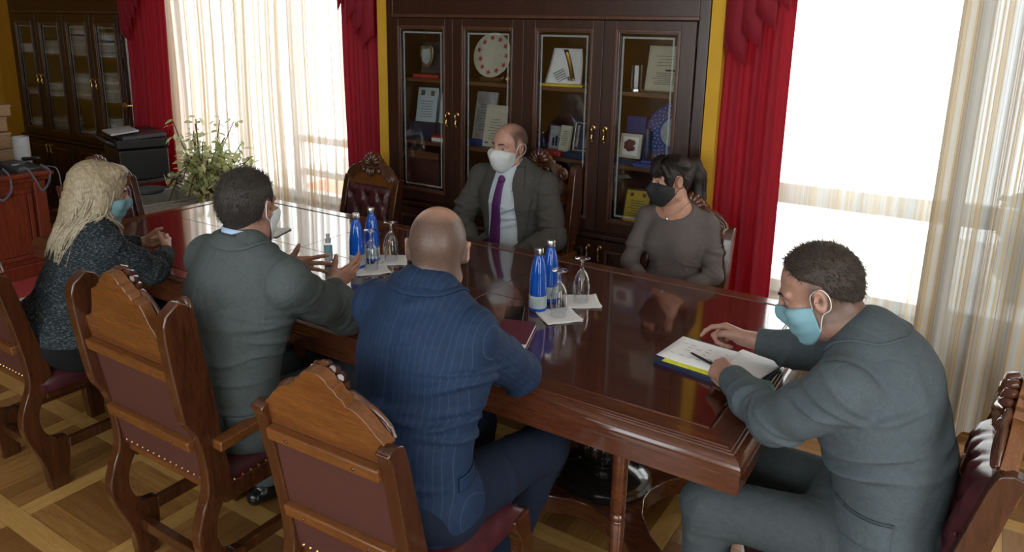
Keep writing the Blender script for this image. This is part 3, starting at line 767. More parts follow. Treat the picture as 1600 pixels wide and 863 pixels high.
def folded_card(x, y, z, w, h, rz, label, emb=True):
    root = empty('certificate', (x, y, z), rz, label, 'certificate'); Rt = rotm(TL)
    MB().box(Rt @ Vector((0, 0, h/2)), (w, .004, h), Rt).box(Rt @ Vector((0, .05, h/2)), (w, .004, h), rotm(R(14))).build('card', 'card_paper', root, None)
    q = MB()
    for k in range(7): q.box(Rt @ Vector((0, -.003, h*.60-k*h*.075)), (w*(.62-.05*(k % 3)), .001, .003), Rt)
    q.build('lettering', 'dark_grey_plastic', root, None)
    e = MB()
    for s in (-1, 1): e.box(Rt @ Vector((s*w*.24, -.003, h*.84)), (w*.2, .001, w*.22), Rt)
    e.build('emblem', 'gilt_silver', root, None)
    return root
folded_card(-3.125, 3.86, S2+.105, .155, .225, .12, 'left white certificate with two emblems on the middle shelf'); folded_card(-2.955, 3.87, S2+.105, .14, .225, -.05, 'right white certificate with two emblems on the middle shelf')
one(MB().box((0, 0, .05), (.20, .09, .10)), 'case', 'navy_card', 'navy presentation box under the left white certificate', 'box', (-3.12, 3.87, S2), 0, bevel=.004)
one(MB().box((0, 0, .05), (.14, .09, .10)), 'case', 'navy_card', 'navy presentation box under the right white certificate', 'box', (-2.945, 3.885, S2), 0, bevel=.004)
r_ = empty('gift_box', (-2.95, 3.80, S2), 0, 'small red and white box at the middle shelf edge', 'box')
MB().box((0, 0, .012), (.10, .07, .024)).build('base', 'white_paper', r_, None, bevel=.002); MB().box((0, 0, .030), (.104, .074, .014)).build('lid', 'red_card', r_, None, bevel=.002)
r_ = empty('wooden_case', (-3.05, 3.82, S0), 0, 'large brown wooden case on the bottom shelf', 'box')
MB().box((0, 0, .13), (.27, .17, .26)).build('body', 'leather_back', r_, None, bevel=.004); MB().box((0, -.01, .285), (.29, .20, .05)).build('lid', 'shelf_wood', r_, None, bevel=.006)
one(MB().box((0, 0, .018), (.13, .05, .036)), 'paper_box', 'pale_grey', 'small grey white carton at the front of the bottom shelf', 'box', (-3.06, 3.712, S0), -.05, bevel=.002)
# second bay
ck = empty('wall_plate', (-2.585, 3.85, S1), 0, 'round cream plate painted with autumn leaves, standing upright', 'plate'); Rt = rotm(R(78))
MB().lathe([(.02, -.004), (.11, -.002), (.132, .010), (.136, .013), (.132, .016), (.11, .005), (.02, .002)], (0, 0, .155), 48, Rt).build('dish', 'cream_paper', ck, 50)
q = MB(); rnd = random.Random(5)
for k in range(11):
    a = 6.28*k/11; rr = .088+.02*rnd.random(); c = Rt @ Vector((rr*math.cos(a), rr*math.sin(a), .008)); q.prism([(.018*(1 if i % 2 == 0 else .5)*math.cos(i*.628), .018*(1 if i % 2 == 0 else .5)*math.sin(i*.628)) for i in range(10)], .002, Rt, (c.x, c.y, c.z+.155))
q.build('leaf_decoration', 'rug_red', ck, None)
MB().box((0, .01, .012), (.16, .07, .024)).build('stand', 'shelf_wood', ck, None, bevel=.003)
fl = cloth('pennant', 'velvet_red', -.10, .10, 0, 0, .50, .07, .010, seed=6, n=60); fl.location = (-2.42, 3.945, S2+.10); tag(fl, 'dark red pennant hanging behind the cream plate', 'flag')
gd = empty('trophy_cup', (-2.455, 3.80, S1), 0, 'small gold trophy tassel lying on the top shelf', 'trophy')
MB().lathe([(.012, 0), (.020, .01), (.014, .03), (.024, .07), (.020, .09)], (0, 0, .022), 16, rotm(0, R(90), 0)).build('cup', 'brass', gd); MB().lathe([(.010, 0), (.018, .004), (.018, .02)], (-.03, 0, .022), 16, rotm(0, R(90), 0)).build('foot', 'silver', gd)
easel('framed_certificate', 'grey framed certificate leaning at the left of the plate bay', 'certificate', -2.665, 3.86, S2+.03, .155, .30, 'pale_grey', 'grey_paper', .010, [('lettering', 'dark_grey_plastic', lines(.10, .003, 10, .06, .22))])
easel('framed_certificate', 'cream framed certificate leaning under the red pennant', 'certificate', -2.545, 3.80, S2, .155, .26, 'cream_paper', 'cream_paper', .012, [('lettering', 'dark_grey_plastic', lines(.10, .003, 8, .05, .17))])
one(MB().box((0, 0, .015), (.17, .12, .03)), 'case', 'blue_card', 'flat blue presentation box under the grey certificate', 'box', (-2.665, 3.86, S2), 0, bevel=.003)
# third bay
tr = empty('award_block', (-2.07, 3.84, S1), R(8), 'white curved award book with gold ribbon on the top shelf', 'award')
MB().grid(lambda u, v: ((u-.5)*(.17+.05*(1-v)), -.07*(1-v)**2+.02, .012+.20*v**.8), 12, 12).build('page', 'white_paper', tr, 60, solid=.014)
q = MB(); q.grid(lambda u, v: (-.01+.07*v+(u-.5)*.028, -.07*v**2*.92+.008, .205-.17*v), 4, 10); q.build('ribbon', 'brass', tr, 60, solid=.003)
q = MB()
for k in range(5): q.box((-.03+.006*k, -.052, .085-.012*k), (.07, .002, .004), rotm(0, R(-28), 0))
for k in range(6): q.ball((.035+.012*(k % 3), -.058, .052-.012*(k//3)), (.006, .003, .005))
q.build('lettering', 'dark_grey_plastic', tr, None)
MB().box((0, -.02, .008), (.26, .13, .016)).build('base', 'yellow_card', tr, None, bevel=.003)
easel('framed_photo', 'dark framed group photo on the middle shelf', 'picture', -2.125, 3.84, S2+.02, .11, .15, 'purple_cloth', 'grey_paper', .008, [('figures', 'navy_card', [(-.02, .05, .014, .05), (.0, .055, .014, .06), (.022, .05, .014, .05)])])
easel('award_card', 'cream upright card between the photo and the silver plaque', 'card', -2.055, 3.81, S2+.02, .075, .155, 'cream_paper', 'cream_paper', .006, [('lettering', 'dark_grey_plastic', lines(.05, .002, 7, .04, .12))], rz=R(-8))
easel('silver_plaque', 'glass and silver plaque on a dark base', 'plaque', -1.945, 3.83, S2+.03, .125, .17, 'silver', 'navy_card', .010, [('mirror_strip', 'silver', [(.03, .085, .03, .13), (-.035, .085, .012, .13)])])
one(MB().box((0, 0, .014), (.13, .09, .028)), 'case', 'red_card', 'flat red box below the group photo', 'box', (-2.115, 3.80, S2), 0, bevel=.003)
one(MB().box((0, 0, .016), (.15, .12, .032)), 'case', 'navy_card', 'flat navy box below the silver plaque', 'box', (-1.945, 3.80, S2), 0, bevel=.003)
# fourth bay
easel('framed_certificate', 'cream certificate with black heading on the top shelf', 'certificate', -1.475, 3.86, S1, .235, .245, 'cream_paper', 'cream_paper', .008, [('heading', 'black_plastic', [(.03, .115, .085, .010), (.06, .215, .03, .008)]), ('lettering', 'dark_grey_plastic', lines(.17, .0025, 7, .04, .10)), ('signature', 'dark_grey_plastic', lines(.15, .002, 4, .14, .19))])
gc = empty('glass_trophy', (-1.615, 3.79, S1), 0, 'clear glass cylinder trophy left of the cream certificate', 'trophy')
MB().lathe([(.030, 0), (.030, .125), (.026, .13)], (0, 0, .012), 24).build('cylinder', 'wine_glass', gc); MB().lathe([(.035, 0), (.035, .012)], (0, 0, 0), 24).build('base', 'silver', gc)
pt = empty('plate', (-1.405, 3.87, S2+.02), 0, 'large blue plate with pale centre standing upright', 'plate'); Rt = rotm(R(78))
MB().lathe([(.02, -.002), (.085, 0), (.155, .016), (.160, .020), (.153, .022), (.085, .008), (.02, .005)], (0, 0, .165), 48, Rt).build('rim', 'blue_card', pt, 50)
MB().lathe([(.005, .0065), (.078, .0085), (.080, .0105), (.004, .009)], (0, 0, .165), 36, Rt).build('centre', 'pale_grey', pt, 50)
q = MB()
for j, rr in enumerate((.098, .113, .128, .143)):
    for i in range(26):
        a = 6.283*i/26+j*.12; c = Rt @ Vector((rr*math.cos(a), rr*math.sin(a), .012+(rr-.09)*.2)); q.ball((c.x, c.y, c.z+.165), .0032, 5, 3)
o = q.build('dot_pattern', 'white_paper', pt); o['kind'] = 'stuff'
MB().box((0, .0, .006), (.12, .06, .012)).build('stand', 'shelf_wood', pt, None)
one(MB().box((0, 0, .125), (.115, .006, .25), rotm(TL)), 'card', 'white_paper', 'tall white card leaning behind the blue plate', 'card', (-1.50, 3.93, S2+.0), 0)
fr = easel('framed_picture', 'small framed picture of a red rose', 'picture', -1.635, 3.80, S2+.03, .125, .135, 'cream_paper', 'white_paper', .016, None)
q = MB(); Rt = rotm(TL)
for k in range(7): a = k*.9; q.ball(Rt @ Vector((.022*math.cos(a)*(k > 0), -.012, .07+.020*math.sin(a)*(k > 0))), (.017, .003, .015))
q.build('rose', 'maroon_cover', fr)
one(MB().box((0, 0, .03), (.115, .08, .06)).box((0, .02, .15), (.115, .02, .20), rotm(R(-8))), 'case', 'blue_card', 'open blue presentation case behind the rose picture', 'box', (-1.655, 3.90, S2), 0, bevel=.003)
one(MB().lathe([(.022, 0), (.024, .01), (.024, .16), (.016, .18), (.016, .20)], n=20), 'tube', 'dark_blue_cover', 'dark blue upright tube beside the rose picture', 'tube', (-1.545, 3.83, S2), 0)
one(MB().box((0, 0, .011), (.16, .10, .022)).box((.01, .01, .03), (.12, .08, .015), rotm(0, 0, .2)), 'folder', 'blue_card', 'flat blue folder at the shelf front below the plate', 'folder', (-1.50, 3.775, S2), .1, bevel=.002)
one(MB().box((0, 0, .013), (.13, .09, .026)), 'case', 'dark_blue_cover', 'flat dark blue box under the rose picture', 'box', (-1.645, 3.80, S2), 0, bevel=.003)
easel('yellow_plaque', 'bright yellow award plaque on the bottom shelf', 'plaque', -1.585, 3.80, S0+.02, .155, .215, 'cabinet_wood', 'yellow_card', .010, [('lettering', 'black_plastic', lines(.10, .0035, 7, .06, .145)), ('emblem', 'shelf_wood', [(-.035, .18, .02, .02), (.035, .18, .02, .02)])], tilt=R(-20), rz=R(6))
one(MB().box((0, 0, .008), (.17, .11, .016)), 'book', 'pale_grey', 'thin pale booklet under the yellow plaque', 'book', (-1.60, 3.77, S0), .1, bevel=.002)

# ------------------------------------------------------------------ paper stacks in the far cabinet
PAPER = ['white_paper', 'grey_paper', 'card_paper', 'pale_grey', 'cream_paper', 'white_paper']
def stack(x, z, n, w, label, seed, th=.018, blue=None):
    rnd = random.Random(seed); root = empty('paper_stack', (x, 3.84, z), 0, label, 'paper stack', 'paper stacks in the far cabinet'); zz = 0
    for k in range(n):
        h = th*rnd.uniform(.5, 1.5); m = rnd.choice(PAPER) if k != blue else 'blue_card'
        o = MB().box((0, 0, h/2), (w*rnd.uniform(.82, 1), .20, h-.0015)).build('folder', m, root, None); o.location = (rnd.uniform(-.012, .012), rnd.uniform(-.015, .015), zz); o.rotation_euler = (0, 0, rnd.uniform(-.08, .08)); zz += h
C1, C2, C0 = 1.52, 1.12, .745
stack(-8.02, C1, 4, .22, 'low paper stack on the top shelf, leftmost bay of the far cabinet', 1)
stack(-7.60, C1, 6, .26, 'low paper stack on the top shelf, second bay of the far cabinet', 2)
stack(-7.08, C1, 14, .26, 'tall paper stack with a blue folder on the top shelf of the far cabinet', 3, blue=8)
stack(-6.66, C1, 12, .26, 'tall paper stack on the top shelf next to the red drape', 4, blue=7)
stack(-8.02, C2, 3, .22, 'thin paper stack on the middle shelf, leftmost bay of the far cabinet', 5)
stack(-7.62, C2, 6, .26, 'paper stack on the middle shelf, second bay of the far cabinet', 6)
stack(-7.10, C2, 13, .25, 'white paper stack on the middle shelf, third bay of the far cabinet', 7)
stack(-6.68, C2, 14, .27, 'tall paper stack on the middle shelf next to the red drape', 8)
stack(-8.05, C0, 9, .22, 'paper stack on the bottom shelf, leftmost bay of the far cabinet', 9)
stack(-7.62, C0, 11, .26, 'paper stack on the bottom shelf, second bay of the far cabinet', 10)
stack(-7.12, C0, 5, .25, 'low paper stack on the bottom shelf, third bay of the far cabinet', 11)
stack(-6.70, C0, 12, .27, 'paper stack on the bottom shelf next to the red drape', 12)

# ------------------------------------------------------------------ desk with phones
dk = empty('desk', (-6.45, 1.75, 0), 0, 'red mahogany desk with moulded end panel at the left edge', 'desk')
MB().bb((-.70, -.95, .04), (.70, .93, .70)).build('body', 'desk_wood', dk, None, bevel=.004)
MB().bb((-.76, -1.0, .735), (.745, .99, .765)).build('desk_top', 'desk_wood', dk, None, bevel=.008)
MB().bb((-.73, -.97, .70), (.722, .965, .735)).build('cornice', 'desk_wood', dk, None, bevel=.010)
MB().bb((-.74, -.98, 0), (.735, .97, .10)).build('plinth', 'desk_wood', dk, None, bevel=.008)
for y0, y1 in ((-.85, -.05), (.03, .80)):
    p = MB().bb((.70, y0, .17), (.712, y1, .62)).build('end_panel', 'desk_wood', dk, None, bevel=.006)
    m = MB(); 
    for a, b in (((y0-.03, .14), (y1+.03, .17)), ((y0-.03, .62), (y1+.03, .65)), ((y0-.03, .17), (y0, .62)), ((y1, .17), (y1+.03, .62))): m.bb((.70, a[0], a[1]), (.722, b[0], b[1]))
    m.build('panel_moulding', 'desk_wood', p, None, bevel=.006)
MB().bb((.70, .85, .10), (.728, .93, .70)).build('pilaster', 'desk_wood', dk, None, bevel=.006)
def phone(x, y, rz, label, cord):
    root = empty('desk_phone', (x, y, .765), rz, label, 'telephone', 'desk phones on the mahogany desk')
    b = MB(); b.prism([(-.11, 0), (.11, 0), (.11, .022), (-.11, .062)], .19, MYZ); b.build('base', 'dark_grey_plastic', root, None, bevel=.006)
    h = MB(); h.tube(bez([(-.075, -.10, .040), (-.078, -.09, .062), (-.078, 0, .070), (-.078, .085, .082), (-.075, .10, .070)], 4), [.020, .021, .022, .020, .016, .015, .014, .014, .014, .014, .015, .016, .019, .021, .022, .021, .018], 10); h.build('handset', 'black_plastic', root, 60)
    k = MB(); sl = rotm(R(-10.3))
    for i in range(3):
        for j in range(5): k.box((.0+i*.026, -.065+j*.026, .037+.0-(-.065+j*.026)*-.182+.006), (.018, .016, .006), sl)
    o = k.build('keypad', 'pale_grey', root, None, bevel=.001)
    MB().box((.025, .085, .066), (.075, .035, .004), sl).build('display', 'screen_dark', root, None)
    c = MB(); pts = []; L = len(cord)-1
    base = bez(cord, 60)
    for i, p in enumerate(base): a = i*1.25; pts.append(p+Vector((0, .008*math.cos(a), .008*math.sin(a))))
    c.tube(pts, .0028, 5); c.build('coiled_cord', 'cable_blue', root, 60)
phone(-5.93, 2.35, R(-80), 'left black desk phone with coiled blue cord', [(-.10, .10, .03), (-.06, .22, .0), (-.05, .235, -.10), (.02, .235, -.16), (.07, .23, -.08), (.09, .20, .03), (.10, .12, .03)])
phone(-5.90, 2.60, R(-80), 'right black desk phone with coiled blue cord', [(-.09, .10, .03), (-.08, .20, .0), (-.06, .21, -.08), (.0, .215, -.13), (.04, .21, -.05), (.06, .17, .03), (.08, .12, .03)])
cb = MB(); cb.tube(bez([(-5.80, 2.72, .79), (-5.70, 2.76, .77), (-5.685, 2.77, .62), (-5.69, 2.79, .40), (-5.70, 2.80, .02)], 8), .004, 6)
tag(cb.build('cable', 'cable_blue'), 'pale cable hanging down from the desk corner to the floor', 'cable')
zz = .765; rnd = random.Random(4)
for k, (w, h, lab) in enumerate(((.44, .125, 'bottom brown wooden box of the stack on the desk'), (.42, .125, 'second brown wooden box from the bottom of the stack'), (.40, .115, 'third brown wooden box from the bottom of the stack'), (.44, .09, 'top brown wooden box of the stack on the desk'))):
    root = empty('wooden_box', (-6.30+rnd.uniform(-.01, .03), 2.47, zz), rnd.uniform(-.04, .04), lab, 'box', 'stacked wooden boxes on the desk')
    MB().box((0, 0, h/2-.004), (.30, w, h-.018)).build('body', 'box_wood', root, None, bevel=.003); MB().box((0, 0, h-.010), (.31, w+.01, .018)).build('lid', 'box_wood', root, None, bevel=.003)
    MB().lathe([(.009, 0), (.006, .008), (.010, .014)], (.155, .05, h*.45), 10, rotm(0, R(90), 0)).build('knob', 'black_plastic', root); zz += h
one(MB().box((0, 0, .012), (.20, .28, .024)).box((.0, 0, .03), (.22, .30, .006), rotm(0, 0, .1)), 'papers', ['white_paper'], 'white papers on top of the stacked wooden boxes', 'paper', (-6.27, 2.48, zz+.022), .1)
one(MB().box((0, 0, .011), (.21, .29, .022)), 'binder', 'blue_card', 'blue binder under the papers on the stacked boxes', 'binder', (-6.27, 2.47, zz), 0)
one(MB().lathe([(.055, 0), (.055, .225), (.045, .225), (.045, .01)], n=24), 'cardboard_tube', 'pale_grey', 'tall pale grey cylinder standing behind the desk phones', 'container', (-6.02, 2.685, .765))
sb = empty('spray_bottle', (-6.15, 2.46, .765+.0), 0, 'small white spray bottle behind the left phone', 'bottle'); sb.location = (-6.10, 2.42, .765)
MB().lathe([(.024, 0), (.026, .01), (.026, .07), (.012, .09), (.012, .10)], n=16).build('bottle', 'white_plastic', sb); MB().lathe([(.013, .10), (.013, .118), (.006, .122)], n=12).box((.012, 0, .124), (.04, .012, .012)).build('nozzle', 'white_plastic', sb)
rg = empty('rug', (-5.35, 1.9, 0), 0, 'red rug with cream stripe beside the desk', 'rug')
MB().bb((-.35, -1.1, .0005), (.30, 1.0, .008)).build('pile', 'rug_red', rg, None); MB().bb((.04, -1.1, .0085), (.11, 1.0, .0095)).build('stripe', 'rug_cream', rg, None)

# ------------------------------------------------------------------ printer, bin, plant
st = empty('printer_stand', (-5.78, 3.40, 0), 0, 'low dark wooden stand under the black printer', 'stand')
MB().box((0, 0, .61), (.62, .44, .03)).build('top', 'cabinet_wood', st, None, bevel=.004)
for sx in (-1, 1):
    for sy in (-1, 1): MB().box((sx*.28, sy*.19, .298), (.04, .04, .596)).build('leg', 'cabinet_wood', st, None, bevel=.003)
pr = empty('printer', (-5.74, 3.40, .625), R(-18), 'black multifunction printer with raised scanner and paper tray', 'printer')
MB().box((0, 0, .12), (.50, .36, .24)).build('body', 'black_plastic', pr, None, bevel=.012)
MB().box((0, .0, .285), (.52, .38, .07)).build('scanner', 'black_plastic', pr, None, bevel=.012); MB().box((0, .02, .335), (.48, .32, .03), rotm(R(3))).build('scanner_lid', 'dark_grey_plastic', pr, None, bevel=.008)
MB().box((-.02, -.215, .295), (.40, .06, .02), rotm(R(-24))).build('control_panel', 'dark_grey_plastic', pr, None, bevel=.004)
MB().box((0, -.26, .07), (.34, .22, .012), rotm(R(-10))).build('output_tray', 'dark_grey_plastic', pr, None, bevel=.003); MB().box((0, -.10, .365), (.32, .20, .012), rotm(R(6))).build('paper', 'pale_grey', pr, None)
bn = empty('storage_bin', (-5.16, 3.20, 0), R(-20), 'grey plastic storage bin under the variegated plant', 'bin')
m = MB(); 
def bin_ring(z, w, d): return [(-w, -d, z), (w, -d, z), (w, d, z), (-w, d, z)]
vs = bin_ring(0, .22, .15)+bin_ring(.56, .26, .19)+bin_ring(.56, .245, .175)+bin_ring(.03, .205, .135)
fs = [(3, 2, 1, 0), (12, 13, 14, 15)]
for a in range(3):
    for i in range(4): fs.append((a*4+i, a*4+(i+1) % 4, a*4+4+(i+1) % 4, a*4+4+i))
m.add(vs, fs); m.build('body', 'grey_plastic', bn, None, bevel=.01)
MB().tube([(x, y, .565) for x, y, _ in bin_ring(0, .27, .20)], .016, 8, True).build('rim', 'grey_plastic', bn)
one(MB().lathe([(.10, 0), (.115, .012), (.115, .03), (.02, .035)], n=28), 'lid', 'dark_grey_plastic', 'round grey lid lying on the storage bin', 'lid', (-5.26, 3.18, .58))
pp = empty('potted_plant', (-4.93, 3.50, 0), 0, 'variegated weeping fig with pale green leaves beside the storage bin', 'plant')
MB().lathe([(.13, 0), (.17, .28), (.185, .28), (.185, .31), (.165, .31), (.15, .26), (.01, .25)], n=28).build('pot', 'grey_plastic', pp)
MB().lathe([(.155, .26), (.10, .275), (.01, .28)], n=20).build('soil', 'soil', pp)
rnd = random.Random(21); stem = MB(); tips = []
stem.tube(bez([(0, 0, .26), (.03, -.02, .45), (.0, -.02, .62)], 5), [.014]*11, 8)
for k in range(46):
    a = rnd.uniform(0, 6.28); L = rnd.uniform(.15, .44); dr = rnd.uniform(-.32, .35); z0 = rnd.uniform(.45, .75)
    p0 = Vector((0, -.02, z0)); p1 = Vector((math.cos(a)*L*.5, math.sin(a)*L*.35-.03, z0+.14)); p2 = Vector((math.cos(a)*L, math.sin(a)*L*.6-.08*(dr < 0), z0+.10+dr))
    if p2.y > .24: p2.y = .24
    pts = bez([p0, p1, p2], 6); stem.tube(pts, .004, 5); tips.append(pts)
stem.build('stem', 'bark', pp)
for nm, c0, c1 in (('leaf_variegated', (.50, .56, .22), (.86, .86, .62)), ('leaf_green', (.20, .30, .08), (.50, .56, .26))):
    t = NT(nm); v = t.coord('Object'); n = t.noise(v, 60, 3); c_ = t.ramp(n, [(.38, c0), (.6, c1)]); t.color(c_); t.set(Roughness=.45); tl_ = t.node('ShaderNodeBsdfTranslucent'); t.link(c_, tl_.inputs[0]); mx_ = t.node('ShaderNodeMixShader'); mx_.inputs[0].default_value = .55; t.link(t.b.outputs[0], mx_.inputs[1]); t.link(tl_.outputs[0], mx_.inputs[2]); t.link(mx_.outputs[0], t.out.inputs[0])
lv = [MB(), MB()]
big = [MB().grid(lambda u, v: ((u-.5)*.034*math.sin(math.pi*min(.98, max(.03, v)))**.8, v*.06, -.012*v*v+.006*abs(u-.5)), 3, 5).build('leaf', m, pp, 60) for m in ('leaf_variegated', 'leaf_green')]
spots = []
for pts in tips:
    for j in range(22):
        p = pts[rnd.randint(3, len(pts)-1)]+Vector((rnd.uniform(-.04, .04), rnd.uniform(-.04, .04), rnd.uniform(-.035, .035)))
        if p.y > .24: p.y = .24
        spots.append((p, rnd.uniform(.7, 1.25), (rnd.uniform(-1.2, .5), rnd.uniform(-.6, .6), rnd.uniform(0, 6.28)), rnd.random() < .75))
spots.sort(key=lambda q: q[0].y); used = [0, 0]; rest = [MB(), MB()]
for k, (p, s, ro, var) in enumerate(spots):
    g = 0 if var else 1; src = big[g]
    if used[0]+used[1] < 296 or used[g] == 0:
        o = src if used[g] == 0 else src.copy()
        if o is not src: COL.objects.link(o); o.parent = pp
        used[g] += 1; o.location = p; o.scale = (s, s, s); o.rotation_euler = ro
    else:
        rest[g].add([p+(rotm(*ro) @ v.co)*s for v in src.data.vertices], [tuple(f.vertices) for f in src.data.polygons])
for g in (0, 1):
    o = rest[g].build('foliage', ('leaf_variegated', 'leaf_green')[g], pp, 60); o['kind'] = 'stuff'

# ------------------------------------------------------------------ things on the table
def bottle(x, y, rz, label):
    root = empty('water_bottle', (x, y, TZ), rz, label, 'bottle', 'blue glass water bottles')
    MB().lathe([(.030, 0), (.0335, .004), (.034, .012), (.034, .055), (.0335, .11), (.031, .15), (.026, .185), (.020, .208), (.0155, .218), (.0145, .226), (.0145, .232)], n=32).build('glass', 'blue_glass', root, 50)
    MB().lathe([(.0343, .018), (.0347, .019), (.0347, .066), (.0343, .067)], n=32).build('label', 'card_paper', root, 50)
    q = MB()
    for k in range(5):
        for i in range(14):
            a = -2.6+i*.12; q.box((.0350*math.cos(a), .0350*math.sin(a), .026+k*.007), (.0006, .0034, .002), rotm(0, 0, a))
    q.build('label_print', 'grey_paper', root, None)
    MB().lathe([(.0165, .228), (.0172, .230), (.0172, .250), (.0160, .253), (.004, .253)], n=28, flute=.02, nfl=14).build('cap', 'silver', root, 30)
bottle(-1.360, 2.355, .3, 'front blue water bottle of the pair nearest the grey-suited note taker')
bottle(-1.375, 2.475, 1.0, 'rear blue water bottle of the pair nearest the grey-suited note taker')
bottle(-2.290, 2.335, .2, 'front blue water bottle beside the hand sanitiser')
bottle(-2.310, 2.455, .8, 'rear blue water bottle of the pair facing the purple-tie man')
bottle(-2.98, 2.20, .5, 'blue water bottle mostly hidden behind the gesturing man’s neck')
def napkin(x, y, rz, label, sz=.145):
    rnd = random.Random(int(x*1000)); k = MB()
    for l in range(3):
        ro = rotm(0, 0, rnd.uniform(-.06, .06)); ph = rnd.uniform(0, 6)
        k.grid(lambda u, v, ro=ro, l=l, ph=ph: ro @ Vector(((u-.5)*sz, (v-.5)*sz, .0015+.0016*l+(.004*max(0, abs(u-.5)+abs(v-.5)-.62)*math.sin(5*u+ph)**2*4))), 12, 12)
    one(k, 'napkin', 'white_paper', label, 'napkin', (x, y, TZ), rz, 'white paper napkins', smooth=60, solid=.0008)
def glass(x, y, label):
    root = empty('wine_glass', (x, y, TZ+.006), 0, label, 'glass', 'upside down wine glasses')
    bowl = [(.0295, 0), (.0325, .03), (.034, .055), (.0325, .080), (.027, .103), (.018, .122), (.0075, .133)]
    inner = [(max(r-.0016, .001), z-.0006*(z > .1)) for r, z in bowl]
    m = MB(); n = 32; prof = inner[::-1]+bowl
    vs = []; fs = []
    for r, z in prof:
        for i in range(n): a = 2*math.pi*i/n; vs.append((r*math.cos(a), r*math.sin(a), z))
    for j in range(len(prof)-1):
        for i in range(n): fs.append((j*n+i, j*n+(i+1) % n, (j+1)*n+(i+1) % n, (j+1)*n+i))
    m.add(vs, fs); m.build('bowl', 'wine_glass', root, 60)
    MB().lathe([(.0075, .133), (.0048, .145), (.0042, .16), (.0050, .170), (.009, .175)], n=20).build('stem', 'glass_clear', root, 60)
    MB().lathe([(.009, .1752), (.030, .1775), (.0315, .179), (.030, .1803), (.006, .1825)], n=32).build('foot', 'glass_clear', root, 60)
for x, y, l1, l2 in ((-1.262, 2.345, 'front upside-down wine glass of the right-hand pair', 'napkin under the front glass of the right-hand pair'), (-1.262, 2.53, 'rear upside-down wine glass of the right-hand pair', 'napkin under the rear glass of the right-hand pair'),
                     (-2.215, 2.345, 'front upside-down wine glass of the left-hand pair', 'napkin under the front glass of the left-hand pair'), (-2.235, 2.50, 'rear upside-down wine glass of the left-hand pair', 'napkin under the rear glass of the left-hand pair')):
    napkin(x, y, R(38 if y > 2.4 else 52), l2); glass(x, y, l1)
napkin(-3.07, 2.50, R(20), 'white napkin lying beyond the gesturing man’s face', .16)
sn = empty('sanitiser_bottle', (-2.445, 2.31, TZ), R(-40), 'small clear spray bottle of hand sanitiser with teal label', 'bottle')
MB().lathe([(.017, 0), (.0185, .003), (.0185, .085), (.013, .096), (.010, .099)], n=24).build('bottle', 'wine_glass', sn)
MB().lathe([(.0188, .052), (.0190, .053), (.0190, .080), (.0188, .081)], n=24).build('label', 'mask_blue', sn); MB().lathe([(.0188, .012), (.0190, .013), (.0190, .05), (.0188, .051)], n=24).build('lower_label', 'grey_paper', sn)
MB().lathe([(.013, .098), (.0135, .10), (.0135, .116), (.008, .118), (.008, .128), (.0085, .137), (.003, .139)], n=20).build('spray_cap', 'pale_grey', sn)
ph = empty('smartphone', (-1.405, 2.255, TZ), R(28), 'black smartphone beside the maroon notebook', 'phone')
MB().box((0, 0, .005), (.075, .15, .009)).build('body', 'silver', ph, None, bevel=.003); MB().box((0, 0, .0100), (.070, .145, .0012)).build('screen', 'screen_dark', ph, None)
nb = empty('notebook', (-1.30, 2.09, TZ), R(20), 'closed maroon hardcover notebook by the blue-suited man', 'notebook')
MB().box((0, 0, .0105), (.118, .196, .017)).build('pages', 'white_paper', nb, None); MB().box((0, 0, .0015), (.125, .20, .003)).box((0, 0, .0205), (.125, .20, .003)).box((-.061, 0, .011), (.003, .20, .021)).build('cover', 'maroon_cover', nb, None, bevel=.001)
# note taker's papers
fo = empty('folder', (-.625, 2.27, TZ), R(-8), 'dark blue document folder in front of the note taker', 'folder')
MB().box((0, 0, .002), (.34, .25, .004)).box((0, 0, .0125), (.335, .245, .003)).box((.0, -.122, .0075), (.335, .004, .013)).build('cover', 'dark_blue_cover', fo, None, bevel=.001); MB().box((.0, .0, .0075), (.325, .235, .007)).build('sheets', 'white_paper', fo, None)
one(MB().box((0, 0, .001), (.30, .215, .002)), 'notepad_sheet', 'neon_yellow', 'bright yellow sheet peeking out under the white page', 'paper', (-.62, 2.265, TZ+.0145), R(-6))
def page(name, x, y, z, w, d, rz, label, curl=.0, txt=True):
    root = empty(name, (x, y, z), rz, label, 'paper')
    MB().grid(lambda u, v: ((u-.5)*w, (v-.5)*d, .001+curl*(u-.5)**2*2), 8, 4).build('sheet', 'white_paper', root, 60, solid=.0006)
    if txt:
        q = MB(); rnd = random.Random(3)
        for k in range(6):
            for j in range(6):
                if rnd.random() < .55: q.box((-w*.34+j*.03, d*.25-k*.024, .0022+curl*((-w*.34+j*.03)/w)**2*2), (.018*rnd.uniform(.5, 1.2), .0014, .0004))
        q.build('handwriting', 'dark_blue_cover', root, None)
page('note_page', -.695, 2.285, TZ+.017, .21, .20, R(-6), 'white handwritten page under the black pen', .003)
page('loose_page', -.535, 2.285, TZ+.0168, .15, .21, R(-14), 'loose white sheet under the pointing man’s sleeve', .003, False)
pn = MB(); pn.tube([(-.07, 0, 0), (-.062, 0, 0), (-.03, 0, 0), (.05, 0, 0), (.072, 0, 0)], [.0015, .0035, .0045, .0045, .003], 10); pn.box((.04, 0, .006), (.045, .003, .0015))
one(pn, 'pen', 'black_plastic', 'black ballpoint pen lying across the white page', 'pen', (-.655, 2.235, TZ+.0245), R(-28))
ph = empty('smartphone', (-.495, 2.145, TZ+.020), R(38), 'smartphone with lit grey-green screen at the note taker’s wrist', 'phone')
ph.rotation_euler = (0, R(4), R(28))
